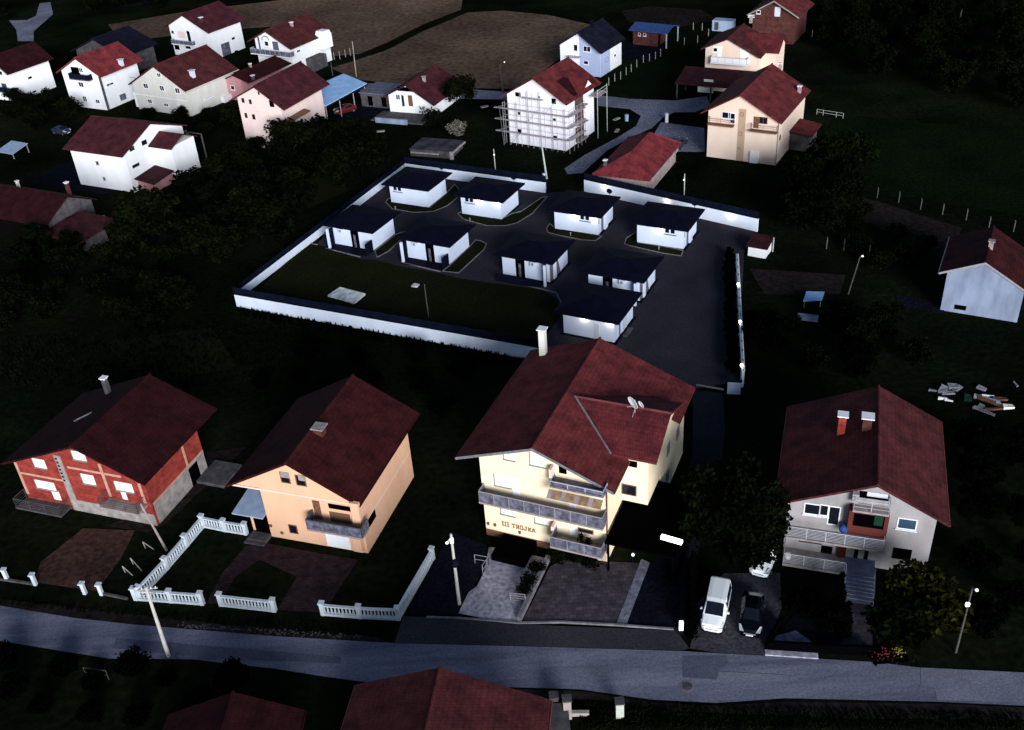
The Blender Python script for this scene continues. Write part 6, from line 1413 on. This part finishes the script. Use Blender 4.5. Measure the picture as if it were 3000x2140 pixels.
wood([(2200, 950), (2600, 980), (2700, 1080), (2450, 1120), (2230, 1080)], 14, 4.2, 22, 'ac', 'nearly black tree in the garden above the grey house', 'black trees above the grey house', mts=('leafblack', 'leaf'), smin=.5, smax=.8)
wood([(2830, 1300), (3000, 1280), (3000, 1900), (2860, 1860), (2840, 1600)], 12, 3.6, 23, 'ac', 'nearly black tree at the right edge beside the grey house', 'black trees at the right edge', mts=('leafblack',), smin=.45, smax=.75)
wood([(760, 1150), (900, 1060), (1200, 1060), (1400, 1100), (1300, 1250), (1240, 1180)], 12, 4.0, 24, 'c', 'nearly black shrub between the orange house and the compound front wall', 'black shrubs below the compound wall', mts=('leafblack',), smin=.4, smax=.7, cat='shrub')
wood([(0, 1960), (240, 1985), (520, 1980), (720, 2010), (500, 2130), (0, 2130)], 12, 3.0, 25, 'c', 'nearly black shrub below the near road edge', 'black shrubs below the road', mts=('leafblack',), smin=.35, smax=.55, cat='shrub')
grove('P', [(1350, 318)], ['b'], 'dark green tree right of the low terrace house roof', None, .75, .8, ('leaf2',))
grove('P', [(1275, 375), (1340, 400)], ['bush'], 'dull brown twiggy bush in front of the terrace house', 'twiggy bushes at the terrace house', 1.3, 1.7, ('blossom', 'leaf2'), name='bush', cat='bush')
tree('big', at(2150, 1650), .84, 'large dark leafy tree over the parked cars, between hotel and grey house', None, 'leaf', sz=1.2)
tree('c', at(2205, 1655), .72, 'low dark tree whose leaves cover the roof of the white car', None, 'leaf')
tree('b', at(2190, 1560), .8, 'smaller dark tree just behind the large tree over the parked cars', None, 'leaf')
tree('big', at(2420, 690), .8, 'large dark round tree right of the peach house, above the garden', None, 'leaf')
tree('b', at(2700, 1830), .85, 'yellowish leafy tree at the right foot of the grey house', None, 'leaf3')
tree('c', at(2640, 1890), .95, 'dark shrub beside the flower planter, right of the grey house path', None, 'leaf')
for i_, q_ in enumerate(((2330, 1805), (2400, 1835), (2470, 1862), (2450, 1790), (2360, 1775))):
    tree('cyp' if i_ in (2, 3) else 'bush', at(*q_), .7 if i_ in (2, 3) else 1.0, ['black round shrub at the left of the grey house garden', 'black round shrub in the middle of the grey house garden', 'slim black conifer by the grey house path', 'slim black conifer under the grey house terrace', 'black round shrub under the grey house terrace'][i_], 'dark shrubs in the grey house garden', 'leafblack', name='shrub', cat='shrub')
for i_, q_ in enumerate(((2024, 1868), (2024, 1838), (2024, 1808), (2024, 1778), (2025, 1748), (2027, 1716), (2029, 1686))):
    tree('cyp', at(*q_), .52, 'black conifer of the tall dark hedge between forecourt and parked van', 'conifers of the dark hedge', 'leafblack', name='hedge_conifer', cat='conifer')
for i_, q_ in enumerate(((1645, 1640), (1680, 1650), (1725, 1660))):
    tree('bush', at(*q_), .9, ['green bush below the left end of the lowest hotel balcony', 'green bush in the middle before the lowest hotel balcony', 'green bush below the right end of the lowest hotel balcony'][i_], 'bushes before the lowest hotel balcony', 'leaf2', name='bush', cat='bush')
for i_, q_ in enumerate(((1570, 1680), (1555, 1715), (1540, 1745))):
    tree('bush', at(*q_), .6, ['upper dark bush in the bed on the pale drive', 'middle dark bush in the bed on the pale drive', 'lower dark bush in the bed on the pale drive'][i_], 'bushes in the drive bed', 'leaf', name='bush', cat='bush')
for i_, t_ in enumerate([x / 13 for x in range(14)]):
    p = at(2135 + 15 * t_ * .6, 760 + 330 * t_); tree('hedge', p, .8, 'black hedge shrub along the inner side of the right compound wall', 'hedge shrubs inside the right compound wall', 'leafblack', name='hedge_shrub', cat='shrub')
# uneven grass and weeds at the foot of the front compound wall
def tufts(name, poly, n, seed, size, label, mt='leaf', hmax=.5):
    mb = MB()
    for (x, y) in scatter(poly, n, .05, seed):
        for k in range(4):
            a = random.random() * PI; hh = random.uniform(.3, 1) * hmax; dx, dy = math.cos(a) * size, math.sin(a) * size
            mb.face([(x - dx, y - dy, 0), (x + dx, y + dy, 0), (x + dx * .4 + random.gauss(0, .05), y + random.gauss(0, .05), hh), (x - dx * .3, y, hh * .8)])
    tag(mb.build(name, M[mt]), label, 'grass', kind='stuff')
tufts('wall_weeds', [(690, 900), (1200, 990), (1580, 1055), (1570, 1085), (1200, 1020), (700, 925)], 1500, 5, .12, 'uneven weeds growing along the foot of the white front wall', 'leafblack', .45)
tufts('rear_wall_weeds', [(1800, 558), (2220, 655), (2215, 670), (1800, 572)], 500, 6, .12, 'low weeds along the foot of the lit rear wall', 'leafblack', .5)
tufts('meadow_grass', [(0, 1000), (600, 940), (900, 960), (1150, 1010), (900, 1090), (500, 1150), (0, 1130)], 2500, 8, .12, 'rough dark meadow grass between the brick house and the compound', 'leaf', .35)
tufts('verge_grass', [(0, 1760), (420, 1790), (1150, 1840), (1150, 1868), (700, 1835), (0, 1775)], 1500, 9, .05, 'rough dark verge grass along the road before the garden', 'leaf2', .25)
tufts('bottom_grass', [(1700, 2060), (2400, 2075), (3000, 2090), (3000, 2140), (1700, 2140)], 2500, 10, .05, 'dark olive grass below the road at the bottom right', 'leaf2', .25)

# ================================================================ CAMERA, LIGHT
cd = bpy.data.cameras.new('camera'); cam = bpy.data.objects.new('camera', cd); COL.objects.link(cam)
cd.sensor_fit = 'HORIZONTAL'; cd.sensor_width = 36; cd.lens = FPX / 3000 * 36; cd.clip_end = 3000; cd.clip_start = 1
m4 = Matrix(((RT.x, UP.x, -FW.x, CP.x), (RT.y, UP.y, -FW.y, CP.y), (RT.z, UP.z, -FW.z, CP.z), (0, 0, 0, 1)))
cam.matrix_world = m4; scene.camera = cam

SUN_EL, SUN_AZ = R_(13), R_(167)      # low glow behind the viewer; azimuth measured from +y towards +x
w = bpy.data.worlds.new('World'); scene.world = w; w.use_nodes = True
N, L = w.node_tree.nodes, w.node_tree.links
bg = N['Background']; sk = N.new('ShaderNodeTexSky'); sk.sky_type = 'NISHITA'; sk.sun_disc = False
sk.sun_elevation = SUN_EL; sk.sun_rotation = SUN_AZ; sk.altitude = 400; sk.air_density = 1.0; sk.dust_density = 1.0; sk.ozone_density = 2.0
L.new(sk.outputs[0], bg.inputs[0]); bg.inputs[1].default_value = .06
sd = bpy.data.lights.new('sun', 'SUN'); sd.energy = 3.3; sd.angle = R_(26); sd.color = (.91, .94, 1.0)
so = bpy.data.objects.new('sun', sd); COL.objects.link(so)
dirv = Vector((math.sin(SUN_AZ) * math.cos(SUN_EL), math.cos(SUN_AZ) * math.cos(SUN_EL), math.sin(SUN_EL)))
so.rotation_euler = dirv.to_track_quat('Z', 'Y').to_euler()
scene.view_settings.view_transform = 'Standard'; scene.view_settings.look = 'None'
scene.view_settings.exposure = .72; scene.view_settings.gamma = 1
